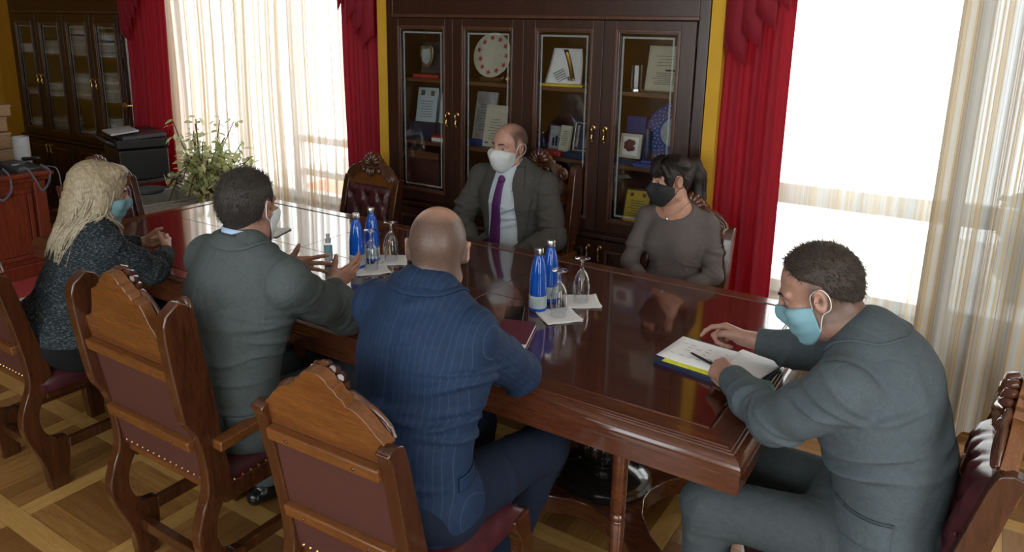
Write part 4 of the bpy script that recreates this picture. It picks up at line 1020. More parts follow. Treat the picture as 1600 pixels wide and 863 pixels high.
MB().box((0, 0, .0045), (.155, .075, .009)).build('body', 'black_plastic', ph, None, bevel=.004); MB().box((0, 0, .0094), (.148, .069, .001)).build('screen', 'screen_teal', ph, None)
# ================================================================== people: signed-distance bodies, meshed with surface nets
from mathutils.bvhtree import BVHTree
def A(v): return np.array(v, dtype=float)
def unit(v): v = A(v); return v/np.linalg.norm(v)
def smin(a, b, k):
    h = np.clip(.5+.5*(b-a)/k, 0, 1); return b*(1-h)+a*h-k*h*(1-h)
class Field:
    def __init__(s, h): s.h = h; s.ops = []
    def cap(s, a, b, ra, rb=None, k=.02, flat=None, mode='u'):
        a, b = A(a), A(b); rb = ra if rb is None else rb
        def fn(X, Y, Z):
            P = [X-a[0], Y-a[1], Z-a[2]]; ab = b-a
            if flat is not None:
                n, sc = flat; q = P[0]*n[0]+P[1]*n[1]+P[2]*n[2]; P = [P[i]+n[i]*q*(sc-1) for i in range(3)]; ab = ab+n*(ab@n)*(sc-1)
            t = np.clip((P[0]*ab[0]+P[1]*ab[1]+P[2]*ab[2])/max(ab@ab, 1e-9), 0, 1)
            return np.sqrt((P[0]-t*ab[0])**2+(P[1]-t*ab[1])**2+(P[2]-t*ab[2])**2)-(ra+(rb-ra)*t)
        R_ = max(ra, rb); s.ops.append((fn, np.minimum(a, b)-R_, np.maximum(a, b)+R_, k, mode)); return s
    def chain(s, pts, rs, k=.02, flat=None):
        for i in range(len(pts)-1): s.cap(pts[i], pts[i+1], rs[i], rs[i+1], k, flat)
        return s
    def ell(s, c, r, M=None, k=.02, mode='u'):
        c = A(c); r = A(r); M = np.eye(3) if M is None else A(M)
        def fn(X, Y, Z):
            P = [X-c[0], Y-c[1], Z-c[2]]; q = [(P[0]*M[0, i]+P[1]*M[1, i]+P[2]*M[2, i]) for i in range(3)]
            k0 = np.sqrt(sum((q[i]/r[i])**2 for i in range(3))); k1 = np.sqrt(sum((q[i]/r[i]**2)**2 for i in range(3)))+1e-9
            return k0*(k0-1)/k1
        R_ = r.max(); s.ops.append((fn, c-R_, c+R_, k, mode)); return s
    def fn(s, f, lo, hi, mode, k=.006): s.ops.append((f, A(lo), A(hi), k, mode)); return s
    def cut(s, c, n, rad, k=.003):
        c, n = A(c), unit(n); s.ops.append((lambda X, Y, Z: -((X-c[0])*n[0]+(Y-c[1])*n[1]+(Z-c[2])*n[2]), c-rad, c+rad, k, 's')); return s
    def mesh(s, smooth=1):
        h = s.h; lo = np.min([o[1] for o in s.ops if o[4] == 'u'], 0)-4*h; hi = np.max([o[2] for o in s.ops if o[4] == 'u'], 0)+4*h
        N = np.ceil((hi-lo)/h).astype(int)+1; ax = [lo[i]+h*np.arange(N[i]) for i in range(3)]
        F = np.full(N, .12, np.float32)
        for fn, a, b, k, mode in s.ops:
            m = (k+3*h) if mode == 'u' else 0
            i0 = np.maximum(np.floor((a-m-lo)/h).astype(int), 0); i1 = np.minimum(np.ceil((b+m-lo)/h).astype(int)+1, N)
            if np.any(i1 <= i0): continue
            sl = tuple(slice(i0[i], i1[i]) for i in range(3))
            X = ax[0][sl[0]][:, None, None]; Y = ax[1][sl[1]][None, :, None]; Z = ax[2][sl[2]][None, None, :]
            d = fn(X, Y, Z)+np.zeros((1, 1, 1))
            F[sl] = smin(F[sl], d, k) if mode == 'u' else -smin(-F[sl], d, k)
        return surface_net(F, lo, h, smooth)
def surface_net(F, lo, h, smooth):
    I = F < 0; nx, ny, nz = F.shape
    s = np.zeros((nx-1, ny-1, nz-1), np.int8); C = [(a, b, c) for a in (0, 1) for b in (0, 1) for c in (0, 1)]
    for a, b, c in C: s += I[a:nx-1+a, b:ny-1+b, c:nz-1+c]
    ci = np.argwhere((s > 0) & (s < 8)); idx = np.full(s.shape, -1, np.int32); idx[ci[:, 0], ci[:, 1], ci[:, 2]] = np.arange(len(ci))
    V = np.stack([F[ci[:, 0]+a, ci[:, 1]+b, ci[:, 2]+c] for a, b, c in C], 1).astype(float)
    acc = np.zeros((len(ci), 3)); cnt = np.zeros(len(ci)); Cn = A(C)
    for i in range(8):
        for j in range(i+1, 8):
            if np.abs(Cn[i]-Cn[j]).sum() != 1: continue
            m = (V[:, i] < 0) != (V[:, j] < 0); t = V[m, i]/(V[m, i]-V[m, j]); acc[m] += Cn[i]+t[:, None]*(Cn[j]-Cn[i]); cnt[m] += 1
    P = lo+h*(ci+acc/cnt[:, None]); Q = []
    for axis in range(3):
        sl0 = [slice(None)]*3; sl1 = [slice(None)]*3; sl0[axis] = slice(0, -1); sl1[axis] = slice(1, None)
        e = np.argwhere(I[tuple(sl0)] != I[tuple(sl1)]); u, w = [k for k in range(3) if k != axis]
        e = e[(e[:, u] > 0) & (e[:, w] > 0) & (e[:, u] < F.shape[u]-1) & (e[:, w] < F.shape[w]-1)]
        def at(du, dw): q = e.copy(); q[:, u] -= du; q[:, w] -= dw; return idx[q[:, 0], q[:, 1], q[:, 2]]
        quad = np.stack([at(1, 1), at(0, 1), at(0, 0), at(1, 0)], 1)
        ins = I[e[:, 0], e[:, 1], e[:, 2]]
        flip = ins if axis != 1 else ~ins
        quad[~flip] = quad[~flip][:, ::-1]; Q.append(quad)
    Q = np.concatenate(Q); Q = Q[(Q >= 0).all(1)]
    for _ in range(smooth): P = P+.5*(lap(P, Q)-P)
    return P, Q
def lap(P, Q):
    n = len(P); out = np.zeros_like(P); c = np.zeros(n)
    for a in range(4):
        i, j = Q[:, a], Q[:, (a+1) % 4]
        for k in range(3): out[:, k] += np.bincount(i, P[j, k], n)+np.bincount(j, P[i, k], n)
        c += np.bincount(i, minlength=n)+np.bincount(j, minlength=n)
    return out/np.maximum(c, 1)[:, None]
def vnormals(P, Q):
    fn = np.cross(P[Q[:, 2]]-P[Q[:, 0]], P[Q[:, 3]]-P[Q[:, 1]]); n = len(P); N = np.zeros_like(P)
    for a in range(4):
        for k in range(3): N[:, k] += np.bincount(Q[:, a], fn[:, k], n)
    return N/np.maximum(np.linalg.norm(N, axis=1), 1e-12)[:, None]
def seg_t(P, a, b):
    a, b = A(a), A(b); ab = b-a; t = ((P-a)@ab)/(ab@ab); tc = np.clip(t, 0, 1); d = P-(a+tc[:, None]*ab); return t, np.linalg.norm(d, axis=1), d
def sines(P, lam, seed, n=5):
    rs = np.random.RandomState(seed); o = np.zeros(len(P))
    for _ in range(n):
        d = unit(rs.randn(3)); o += np.sin(P@d*2*np.pi/(lam*rs.uniform(.7, 1.4))+rs.rand()*6.28)
    return o/n
def hat(x): return (1-.9*x*x)*np.exp(-x*x)
def folds(P, Q, limbs=(), waves=(), base=.0035, seed=1):
    """limbs: (a,b,lam,amp,t0,t1) broken ring folds round a limb; waves: (centre,across,along,lam,amp,radius) a few separate ridges of pulled cloth"""
    rs = np.random.RandomState(seed*7+3); N = vnormals(P, Q); d = base*sines(P, .24, seed, 6)
    for a, b, lam, amp, t0, t1 in limbs:
        t, dist, dv = seg_t(P, a, b); L = np.linalg.norm(A(b)-A(a)); ax = unit(A(b)-A(a)); u = unit(np.cross(ax, [.3, .2, 1.])); w = np.cross(ax, u)
        near = dist < .13
        if not near.any(): continue
        an = np.arctan2(dv[near]@w, dv[near]@u); tt = t[near]*L; q = np.zeros(near.sum()); fade = np.clip((.125-dist[near])/.03, 0, 1)
        for k in range(max(2, int(L*(t1-t0)/lam*1.5))):
            ti = rs.uniform(t0, t1)*L; ph = rs.uniform(-3.14, 3.14); tl = rs.uniform(-.03, .03); wd = lam*rs.uniform(.16, .34); da = (an-ph+np.pi) % (2*np.pi)-np.pi
            q += amp*rs.uniform(.4, 1.25)*hat((tt-ti-tl*da)/wd)*np.exp(-(da/rs.uniform(.6, 1.3))**2)
        d[near] += q*fade
    for c, ac, al, lam, amp, rad in waves:
        c = A(c); ac = unit(ac); al = unit(al)
        for k in range(max(3, int(rad/lam*2.2))):
            o = c+ac*rs.uniform(-1, 1)*rad*.9+al*rs.uniform(-.5, .5)*rad; dr = unit(al+ac*rs.uniform(-.35, .35)); ln = rad*rs.uniform(.45, 1.0); q = P-o; y = q@dr; cr = q-y[:, None]*dr; x = cr@ac
            far = np.linalg.norm(cr-x[:, None]*ac, axis=1)
            d += 2.0*amp*rs.uniform(.4, 1.1)*hat((x-.10*ln*np.sin(y/ln*1.6))/(lam*rs.uniform(.18, .34)))*np.exp(-(y/ln)**2)*np.exp(-(far/.10)**2)
    return P+N*d[:, None]

# ---------------------------------------------------------------- head, hand
def head_ops(F, H, M, sc=1.0, nose=True, slim=1.0, k=.014):
    def W(x, y, z): return H+M@(A((x*slim, y, z))*sc)
    def el(c, r, kk=.014, mode='u'): F.ell(W(*c), A(r)*sc, M, kk, mode)
    el((0, -.014, .034), (.077*slim, .099, .088)); el((0, .028, -.030), (.062*slim, .068, .082), .02)
    F.cap(W(0, .064, -.098), W(0, .05, -.09), .022*sc, .03*sc, .02)
    for s in (-1, 1):
        F.cap(W(s*.050, .0, -.072), W(s*.012, .062, -.098), .022*sc, .019*sc, .02); el((s*.043, .062, -.026), (.024, .026, .024), .016)
        F.cap(W(s*.012, .086, .026), W(s*.046, .070, .026), .011*sc, .010*sc, .012)
    if nose:
        F.cap(W(0, .092, .012), W(0, .112, -.030), .0085*sc, .0125*sc, .012)
        for s in (-1, 1):
            F.ell(W(s*.012, .104, -.034), A((.009, .011, .008))*sc, M, .006); F.ell(W(s*.031, .1005, .0055), A((.0165, .0145, .0105))*sc, M, .005, 'x')
    return W
def add_ears(F, W, M, sc):
    for s in (-1, 1):
        Me = M@A(rotm(0, R(s*8), R(-s*24)))
        F.ell(W(s*.081, -.008, .0), A((.0095, .0195, .033))*sc, Me, .006); F.ell(W(s*.0875, -.004, .003), A((.006, .011, .019))*sc, Me, .004, 'x')
def fix_ops(F):
    """'x' marks a carved hollow: turned into a subtraction"""
    out = []
    for fn, a, b, k, mode in F.ops:
        if mode == 'x': out.append(((lambda X, Y, Z, fn=fn: fn(X, Y, Z)), a-.012, b+.012, k, 's'))
        else: out.append((fn, a, b, k, mode))
    F.ops = out; return F
def hand_ops(F, wr, d, palm, side, curl, spread=0, thumb=None, sc=1.0, rec=None):
    """wr wrist, d direction of the fingers, palm = direction the palm faces, side +1 right hand / -1 left hand.
    curl: per finger (base, middle, tip) degrees; thumb: list of three local points"""
    y = unit(d); z = -unit(A(palm)-y*(A(palm)@y)); x = np.cross(y, z)*1.0   # x = y × z
    # thumb side: for a right hand seen from the back with fingers up the thumb points to the left
    x = x*(-1 if side > 0 else 1)
    def W(p): return A(wr)+(x*p[0]+y*p[1]+z*p[2])*sc
    kn = [(.029, .086, .004), (.010, .092, .007), (-.010, .087, .005), (-.028, .077, .0)]
    F.chain([W((0, -.03, 0)), W((0, .005, 0))], [.026*sc, .024*sc], .012, (z, 1.35))
    for q in kn: F.cap(W((q[0]*.62, .012, .0)), W((q[0], q[1]-.004, q[2])), .0155*sc, .0125*sc, .010)
    F.ell(W((.024, .035, -.011)), A((.017, .028, .014))*sc, np.stack([x, y, z], 1), .01); F.ell(W((-.022, .032, -.010)), A((.013, .028, .012))*sc, np.stack([x, y, z], 1), .01)
    ln = [(.042, .025, .021), (.046, .029, .022), (.042, .027, .021), (.033, .020, .018)]; rr = [.0092, .0095, .009, .008]
    for f in range(4):
        p = A(kn[f]); a = 0; sp = spread*(1.5-f)*R(1); r0 = rr[f]
        for j in range(3):
            a += R(curl[f][j]); dirv = A((math.sin(sp)*math.cos(a), math.cos(sp)*math.cos(a), -math.sin(a))); q = p+dirv*ln[f][j]
            F.cap(W(p), W(q), r0*sc*(1-.07*j), r0*sc*(1-.07*(j+1))*(.93 if j == 2 else 1), .0045); p = q
        if rec is not None: rec.append((W(p), f))
    th = thumb or [(.040, .045, -.012), (.058, .072, -.016), (.066, .098, -.016)]
    F.chain([W((.016, .014, -.006))]+[W(q) for q in th], [.0155*sc, .0135*sc, .0108*sc, .0088*sc], .006)
OPEN = [(4, 6, 4)]*4
RELAX = [(22, 28, 16), (28, 34, 20), (32, 38, 22), (34, 38, 22)]
FIST = [(65, 85, 50), (70, 88, 50), (72, 88, 50), (72, 86, 50)]

# ---------------------------------------------------------------- skin / hair materials
def skin_mat(name, col, hair):
    t = NT(name); v = t.coord('Object'); n = t.noise(v, 45, 4); n2 = t.noise(v, 420, 2)
    c = t.ramp(n, [(.3, tuple(x*.86 for x in col)), (.7, tuple(min(1, x*1.1) for x in col))])
    at = t.node('ShaderNodeAttribute', attribute_name='stubble'); m = t.node('ShaderNodeMath', operation='MULTIPLY'); t.link(at.outputs['Fac'], m.inputs[0])
    t.link(t.ramp(n2, [(.3, (.78,)*3), (.65, (1,)*3)]), m.inputs[1]); c = t.mix(m.outputs[0], c, hair)
    t.color(c); t.set(Roughness=.46, Subsurface_Weight=.12, Subsurface_Radius=(.012, .005, .003), Subsurface_Scale=.6); t.bump(n2, .06, .0005)
def hair_mat(name, c0, c1, scale=(90, 90, 7), rough=.42):
    t = NT(name); n = t.noise(t.coord('Object', scale), 3, 4, .7); t.color(t.ramp(n, [(.32, c0), (.68, c1)])); t.set(Roughness=rough); t.b.inputs['Specular IOR Level'].default_value = .35; t.bump(n, .35 if scale[2] < 20 else .10, .0015)
skin_mat('skin_a', (.42, .235, .17), (.040, .028, .022)); skin_mat('skin_b', (.37, .19, .135), (.020, .014, .012)); skin_mat('skin_c', (.46, .255, .19), (.03, .02, .015))
skin_mat('skin_d', (.38, .205, .15), (.030, .019, .014)); skin_mat('skin_e', (.47, .26, .185), (.05, .035, .025)); skin_mat('skin_f', (.47, .245, .17), (.02, .014, .01))
hair_mat('hair_black', (.006, .005, .0045), (.045, .038, .033), (60, 60, 60), .55); hair_mat('hair_brown', (.011, .0075, .006), (.060, .042, .030), (60, 60, 60), .6); hair_mat('hair_grey_brown', (.030, .022, .017), (.075, .058, .046))
hair_mat('hair_blonde', (.16, .12, .070), (.46, .385, .26), (110, 110, 5), .4); hair_mat('hair_blonde_light', (.33, .275, .185), (.60, .53, .40), (110, 110, 5), .4)
hair_mat('hair_dark', (.006, .0045, .0045), (.020, .014, .012), (90, 90, 5), .5); hair_mat('hair_dark_tip', (.03, .018, .012), (.10, .06, .038), (90, 90, 5), .35)
fabric('suit_grey', (.070, .088, .098), .10, fl_scale=(1, 1, .35), fl_amt=.35, crease=.22)
fabric('suit_grey_green', (.068, .082, .082), .10, fl_scale=(1, 1, .2), fl_amt=.35, crease=.22)
fabric('suit_warm_grey', (.070, .067, .062), .10, fl_scale=(1, 1, .35), fl_amt=.3, crease=.22)
fabric('tweed', (.014, .019, .024), .3, wscale=520, col2=(.16, .18, .19), fl_scale=(.5, .5, 1.6), fl_amt=.75)
fabric('dress_taupe', (.115, .098, .094), .05, wscale=1400, fl_amt=.12)
fabric('trouser_black', (.010, .010, .012), .1, fl_amt=.2); fabric('trouser_navy', (.009, .014, .030), .1, fl_amt=.3); fabric('trouser_grey', (.052, .063, .068), .1, fl_amt=.35, crease=.22)
t = NT('suit_navy_stripe'); v = t.coord('Object'); n = t.noise(v, 60, 4); w = t.noise(v, 500, 2)
c = t.ramp(n, [(.3, (.0085, .021, .055)), (.7, (.012, .029, .072))]); at = t.node('ShaderNodeAttribute', attribute_name='stripe')
fr = t.node('ShaderNodeMath', operation='FRACT'); t.link(at.outputs['Fac'], fr.inputs[0])
c = t.mix(t.ramp(fr.outputs[0], [(.0, (.0,)*3), (.455, (.0,)*3), (.50, (.42,)*3), (.545, (0,)*3)]), c, (.075, .125, .21)); t.color(c); t.set(Roughness=.75); t.b.inputs['Specular IOR Level'].default_value = .25; t.bump(w, .2, .0006)

# ---------------------------------------------------------------- a clothed person
class Person:
    def __init__(s, label, loc, J, fwd, head, skin, hs=1.0, female=False):
        """J joints (world); head=(centre, yaw, pitch, roll); fwd = the way the trunk faces"""
        s.loc = A(loc); s.J = {k: A(v) for k, v in J.items()}; s.label = label; s.skin = skin; s.hs = hs; s.female = female
        s.f = unit(A(fwd)); s.r = np.cross(s.f, [0, 0, 1.]); s.r = unit(s.r)
        hc, yaw, pitch, roll = head; s.H = A(hc)
        # local x right, y forward, z up; yaw measured clockwise from +Y
        Mz = A(Matrix.Rotation(-R(yaw), 3, 'Z')); Mx = A(Matrix.Rotation(R(pitch), 3, 'X')); My = A(Matrix.Rotation(R(roll), 3, 'Y')); s.M = Mz@Mx@My
        s.hands = []; s.slim = .93 if female else 1.0
    def W(s, x, y, z): return s.H+s.M@(A((x*s.slim, y, z))*s.hs)
    def Wn(s, P): return s.H+(P*s.hs)@s.M.T
    def local(s, P): return ((P-s.H)@s.M)/s.hs
    def torso(s, F, g, k=.04, hip=True):
        J = s.J; n = s.f; w = (.86 if s.female else 1.0)*s.J.get('bulk', A(1.0))
        pe, wa, ch, nb = J['pelvis'], J['waist'], J['chest'], J['neck']
        F.chain([pe, wa, ch], [.158*w+g, .150*w*(.92 if s.female else 1)+g, .172*w+g], k, (n, 1.38))
        F.cap(ch, nb-(nb-ch)*.28, .165*w+g, .10*w+g, k, (n, 1.45))
        for q in ('L', 'R'):
            F.cap(nb+(J['sh'+q]-nb)*.20-[0, 0, .012], J['sh'+q]+[0, 0, .006]-unit(J['sh'+q]-nb)*.012, .046+g*.7, .054*w+g*.8, k*.8, (s.f, 1.0))
        if hip:
            for q in ('L', 'R'): F.ell(J['hip'+q]+[0, 0, .02], (.095*w+g, .105*w+g, .09+g), None, k)
        if s.female:
            for q in (-1, 1): F.ell(ch+s.f*.060+s.r*q*.068-[0, 0, .045], (.056+g, .052+g, .060+g), None, .06)
    def arm(s, F, q, g, k=.022, cuff=None, wr=None):
        J = s.J; w = .85 if s.female else 1.0
        sh, el, wri = J['sh'+q], J['el'+q], J['wr'+q]; a = .052*w+g; b = .043*w+g*.9; c = .031*w+g*.62
        F.chain([sh, sh*.45+el*.55, el, el*.55+wri*.45, wri], [a, a*.93, b, b*.93, c], k)
        if cuff is not None:
            d = unit(wri-el); c = wri-d*cuff
            F.fn(lambda X, Y, Z, c=c, d=d: np.maximum(-((X-c[0])*d[0]+(Y-c[1])*d[1]+(Z-c[2])*d[2]), np.sqrt((X-c[0])**2+(Y-c[1])**2+(Z-c[2])**2)-.07), c-.085, c+.085, 's', .004)
    def build_body(s, voxel=.005):
        F = Field(voxel); J = s.J
        head_ops(F, s.H, s.M, s.hs, True, s.slim); add_ears(F, s.W, s.M, s.hs)
        nr = .046 if s.female else .058
        F.cap(s.W(0, -.026, -.045), J['neck']-[0, 0, .01], nr, nr*1.12, .03); s.torso(F, -.004 if s.female else -.02, .035)
        for q in ('L', 'R'): s.arm(F, q, -.004)
        for q in ('L', 'R'): F.chain([J['hip'+q], J['kn'+q], J['an'+q]], [.07, .045, .033], .03)
        for q, kw in s.hands:
            hand_ops(F, J['wr'+q], side=1 if q == 'R' else -1, sc=.92 if s.female else 1.0, **kw)
        fix_ops(F); P, Q = F.mesh(1)
        L = s.local(P); st = s.stubble(L) if hasattr(s, 'stubble') and s.stubble else np.zeros(len(P))
        s.body = mesh_obj('person', P-s.loc, Q, s.skin, None, 180, s.loc, {'stubble': st})
        tag(s.body, s.label, 'person'); s.bodyPQ = (P, Q); return s.body
    def part(s, name, P, Q, mat, attrs=None, smooth=180): return mesh_obj(name, P-s.loc, Q, mat, s.body, smooth, None, attrs)
    def mb(s, m, name, mat, smooth=60, **kw):
        m.v = [Vector(A(v)-s.loc) for v in m.v]; return m.build(name, mat, s.body, smooth, **kw)
    def jacket(s, mat, g=.016, hem=.49, voxel=.0075, name='suit_jacket', waves=(), limbs=None, cuff=.02, vneck=None, stripe=None, base=.0035, seed=1, extra=None, amp=.007):
        F = Field(voxel); J = s.J; s.torso(F, g, .045)
        for q in ('L', 'R'): s.arm(F, q, g, .03, cuff)
        if extra: extra(F)
        if hem: F.fn(lambda X, Y, Z: Z-hem+X*0+Y*0, A(J['pelvis'])-[.35, .35, .4], A(J['pelvis'])+[.35, .35, .0], 's', .004)
        if vneck: vneck(F)
        P, Q = F.mesh(1)
        lim = limbs if limbs is not None else []
        for q in ('L', 'R'): lim = lim+[(J['sh'+q], J['el'+q], .045, amp, .55, 1.1), (J['el'+q], J['wr'+q], .040, amp*.9, -.12, .62), (J['sh'+q], J['el'+q], .06, amp*.6, .05, .6)]
        P = folds(P, Q, lim, waves, base, seed)
        N = vnormals(P, Q); dd = np.zeros(len(P))
        if name != 'dress':
            for q, sg in (('L', -1), ('R', 1)):   # armhole seams
                v_ = P-J['sh'+q]; xr = v_@(s.r*sg)+.25*np.clip(-v_[:, 2], 0, .2)*-.0; win = np.clip((.15-np.linalg.norm(v_, axis=1))/.04, 0, 1)
                dd += win*(-.0034*np.exp(-((xr+.004)/.006)**2)+.0008*np.exp(-((xr-.016)/.012)**2))
            xc = (P-J['chest'])@s.r; bk = np.clip(-(N@s.f)*2, 0, 1); dd -= .0022*bk*np.exp(-(xc/.006)**2)
        P = P+N*dd[:, None]
        att = {}
        if stripe:
            tq = (P-J['chest'])@s.r; d0 = np.full(len(P), .085)
            for q in ('L', 'R'):
                for a, b in ((J['sh'+q], J['el'+q]), (J['el'+q], J['wr'+q])):
                    t, dist, dv = seg_t(P, a, b); ax = unit(b-a); u = unit(np.cross(ax, s.r+.01)); w = np.cross(ax, u); m = (dist < d0) & (t > .12 if a is J['sh'+q] else t > -1)
                    tq = np.where(m, np.arctan2(dv@w, dv@u)*.06, tq); d0 = np.where(m, dist, d0)
            att['stripe'] = tq/stripe
        o = s.part(name, P, Q, mat, att); s.jk = (P, Q); s.bvh = BVHTree.FromPolygons([Vector(p) for p in P], [tuple(int(i) for i in q) for q in Q]); return o
    def legs(s, mat, g=.018, voxel=.009, cut=.09, name='trousers'):
        F = Field(voxel); J = s.J
        F.cap(J['hipL'], J['hipR'], .10+g*.5, None, .05); F.ell(J['pelvis']-[0, 0, .01], A((.175, .150, .115))*float(s.J.get('bulk', 1.0))*(1 if abs(s.f[1]) > .5 else 1), None, .05)
        for q in ('L', 'R'):
            F.chain([J['hip'+q], J['kn'+q], J['an'+q]], [.083+g, .055+g, .040+g*.9], .035)
            F.fn(lambda X, Y, Z, z=J['an'+q][2]+.0: Z-z+X*0+Y*0, J['an'+q]-[.12, .12, .15], J['an'+q]+[.12, .12, .0], 's', .004)
        P, Q = F.mesh(1); lim = []
        for q in ('L', 'R'): lim += [(J['hip'+q], J['kn'+q], .07, .005, -.1, .45), (J['kn'+q], J['an'+q], .06, .0045, -.1, .5), (J['hip'+q], J['kn'+q], .05, .004, .7, 1.15)]
        P = folds(P, Q, lim, (), .004, 5); return s.part(name, P, Q, mat)
    def shoes(s, mat='shoe_black', dirs=None):
        for q in ('L', 'R'):
            a = s.J['an'+q]; d = unit((dirs or {}).get(q, s.f)*A((1, 1, 0))); F = Field(.007); h = A((a[0], a[1], 0))
            F.cap(h-d*.05+[0, 0, .045], h+d*.02+[0, 0, .05], .034, .036, .02); F.cap(h+d*.04+[0, 0, .038], h+d*.17+[0, 0, .028], .037, .030, .03); F.cap(h+[0, 0, .05], h-d*.01+[0, 0, .10], .036, .034, .02)
            F.fn(lambda X, Y, Z: Z-.006+X*0+Y*0, h-[.3, .3, .1], h+[.3, .3, .006], 's', .003); P, Q = F.mesh(2); s.part('shoe', P, Q, mat)
    def snap(s, p, off, d=None, bvh=None):
        b = bvh or s.bvh
        if d is not None:
            hit = b.ray_cast(Vector(A(p)+unit(d)*.25), Vector(-unit(d)))
            if hit[0] is not None and (hit[0]-Vector(p)).length < .2: return A(hit[0])+unit(d)*off
        q = b.find_nearest(Vector(p)); n = A(q[1]); v = A(p)-A(q[0])
        return A(q[0])+n*off
    def collar(s, mat, r0=.066, r1=.086, top=.040, span=125, name='collar', drop=.0, off=.004, solid=.005, front=.050):
        nb = s.J['neck']; up = unit(s.W(0, -.03, -.03)-nb); m = MB(); nu, nv = 37, 6
        def fn(u, v):
            a = R(-span+2*span*u); back = math.cos(a); d = -s.f*math.cos(a)+s.r*math.sin(a)
            p0 = nb+d*r0*(1+.02*back)+up*(top*(.70+.30*back))-[0, 0, front*max(0, -back)]; p1 = nb+d*(r1+.012*abs(math.sin(a)))+up*(.002)-[0, 0, front*1.2*max(0, -back)]
            p1 = s.snap(p1, off); q = p0+(p1-p0)*v; q = q+d*.004*math.sin(math.pi*v)
            return q
        m.grid(fn, nu, nv); return s.mb(m, name, mat, 60, solid=solid)
    def shirt_collar(s, mat, r=.061, top=.052, span=150, h=.045, front=.035):
        nb = s.J['neck']; up = unit(s.W(0, -.03, -.03)-nb); m = MB()
        def fn(u, v):
            a = R(-span+2*span*u); d = -s.f*math.cos(a)+s.r*math.sin(a); b = math.cos(a)
            return nb+d*(r+.006*v)+up*(top*(.75+.25*b)-h*v)-[0, 0, front*max(0, -b)]
        m.grid(fn, 33, 3); return s.mb(m, 'shirt_collar', mat, 60, solid=.003)
    def cuffs(s, mat, which='LR', r=.033):
        for q in which:
            wr, el = s.J['wr'+q], s.J['el'+q]; d = unit(wr-el); m = MB(); m.tube([wr-d*.05, wr-d*.012, wr-d*.006], [r, r, r*.985], 20); s.mb(m, 'shirt_cuff', mat)
    def patch(s, c, u, v, d, w, h, name, mat, off=.004, solid=.004, n=7):
        c, u, v = A(c), unit(u), unit(v); m = MB(); m.grid(lambda a, b: s.snap(c+u*(a-.5)*w+v*(b-.5)*h, off, d), n, n); return s.mb(m, name, mat, 60, solid=solid)
    def mask(s, kind, mat, strap='elastic_white', loops=True):
        if not hasattr(s, 'bb'): s.bb = BVHTree.FromPolygons([Vector(v) for v in s.bodyPQ[0]], [tuple(int(i) for i in q) for q in s.bodyPQ[1]])
        nu, nv = 29, 19; rr = np.zeros((nu, nv)); ang = np.linspace(-1, 1, nu)*R(80); zz = np.zeros((nu, nv))
        zt, zb = (-.004, -.124) if kind == 'surgical' else (.002, -.126); et, eb = (-.014, -.080) if kind == 'surgical' else (-.024, -.060)
        for i in range(nu):
            e = abs(ang[i]/R(80))**2.4
            for j in range(nv):
                v = j/(nv-1); z = (zt+(zb-zt)*v)*(1-e)+(et+(eb-et)*v)*e; zz[i, j] = z
                c = s.W(0, .008, z); d = s.M@A((math.sin(ang[i])*s.slim, math.cos(ang[i]), 0)); h = s.bb.ray_cast(Vector(c+d*.22), Vector(-d)); x = .22-h[3] if h[0] is not None and h[3] < .20 else .06
                rr[i, j] = min(max(x/s.hs/np.linalg.norm(d), .055), .13)
        hull = rr.copy()
        for i in range(nu):
            for j in range(nv):
                for a_ in range(j):
                    for b_ in range(j+1, nv): hull[i, j] = max(hull[i, j], rr[i, a_]+(rr[i, b_]-rr[i, a_])*(j-a_)/(b_-a_))
        for _ in range(3):
            q = hull.copy(); q[1:-1] = (hull[:-2]+2*hull[1:-1]+hull[2:])/4; hull = np.maximum(q, rr); q = hull.copy(); q[:, 1:-1] = (hull[:, :-2]+2*hull[:, 1:-1]+hull[:, 2:])/4; hull = np.maximum(q, rr)
        V_ = np.linspace(0, 1, nv)[None, :]; C_ = np.cos(ang)[:, None]
        hull = hull+.0035
        if kind == 'cone': hull = hull+.017*np.clip(C_, 0, 1)**1.6*np.sin(np.pi*np.clip(V_*1.05, 0, 1))**.9
        else: hull = hull+.0022*np.sin(V_*np.pi*7)*np.clip(C_*1.4-.3, 0, 1)
        def fn(u, v): i = int(round(u*(nu-1))); j = int(round(v*(nv-1))); return s.W(math.sin(ang[i])*hull[i, j], .008+math.cos(ang[i])*hull[i, j], zz[i, j])
        m = MB(); m.grid(fn, nu, nv); mk = s.mb(m, 'face_mask', mat, 60, solid=.0022)
        if loops:
            for q in (-1, 1):
                e0 = fn(.5+.5*q, 0.06); e1 = fn(.5+.5*q, .94); l = MB()
                l.tube(bez([e0, s.W(q*.0785, .012, .018), s.W(q*.085, -.016, .030), s.W(q*.091, -.031, .008), s.W(q*.087, -.024, -.022), s.W(q*.079, .0, -.036), e1], 5), .0015, 6)
                l.v = [Vector(A(v)-s.loc) for v in l.v]; l.build('ear_loop', strap, mk, 60)
        if kind == 'cone':
            l = MB(); l.tube([fn(.5, v/(nv-1)) for v in range(nv)], .0010, 5); l.v = [Vector(A(v)-s.loc) for v in l.v]; l.build('seam', mat, mk, 60)
        return mk
    def face_at(s, x, z, out=0.0):
        """point on the front of the face at head coordinates x, z"""
        if not hasattr(s, 'bb'): s.bb = BVHTree.FromPolygons([Vector(v) for v in s.bodyPQ[0]], [tuple(int(i) for i in q) for q in s.bodyPQ[1]])
        o = s.W(x, .25, z); d = -s.M[:, 1]; h = s.bb.ray_cast(Vector(o), Vector(d)); y = .25-(h[3]/s.hs if h[0] is not None else .165)
        return s.W(x, y+out, z)
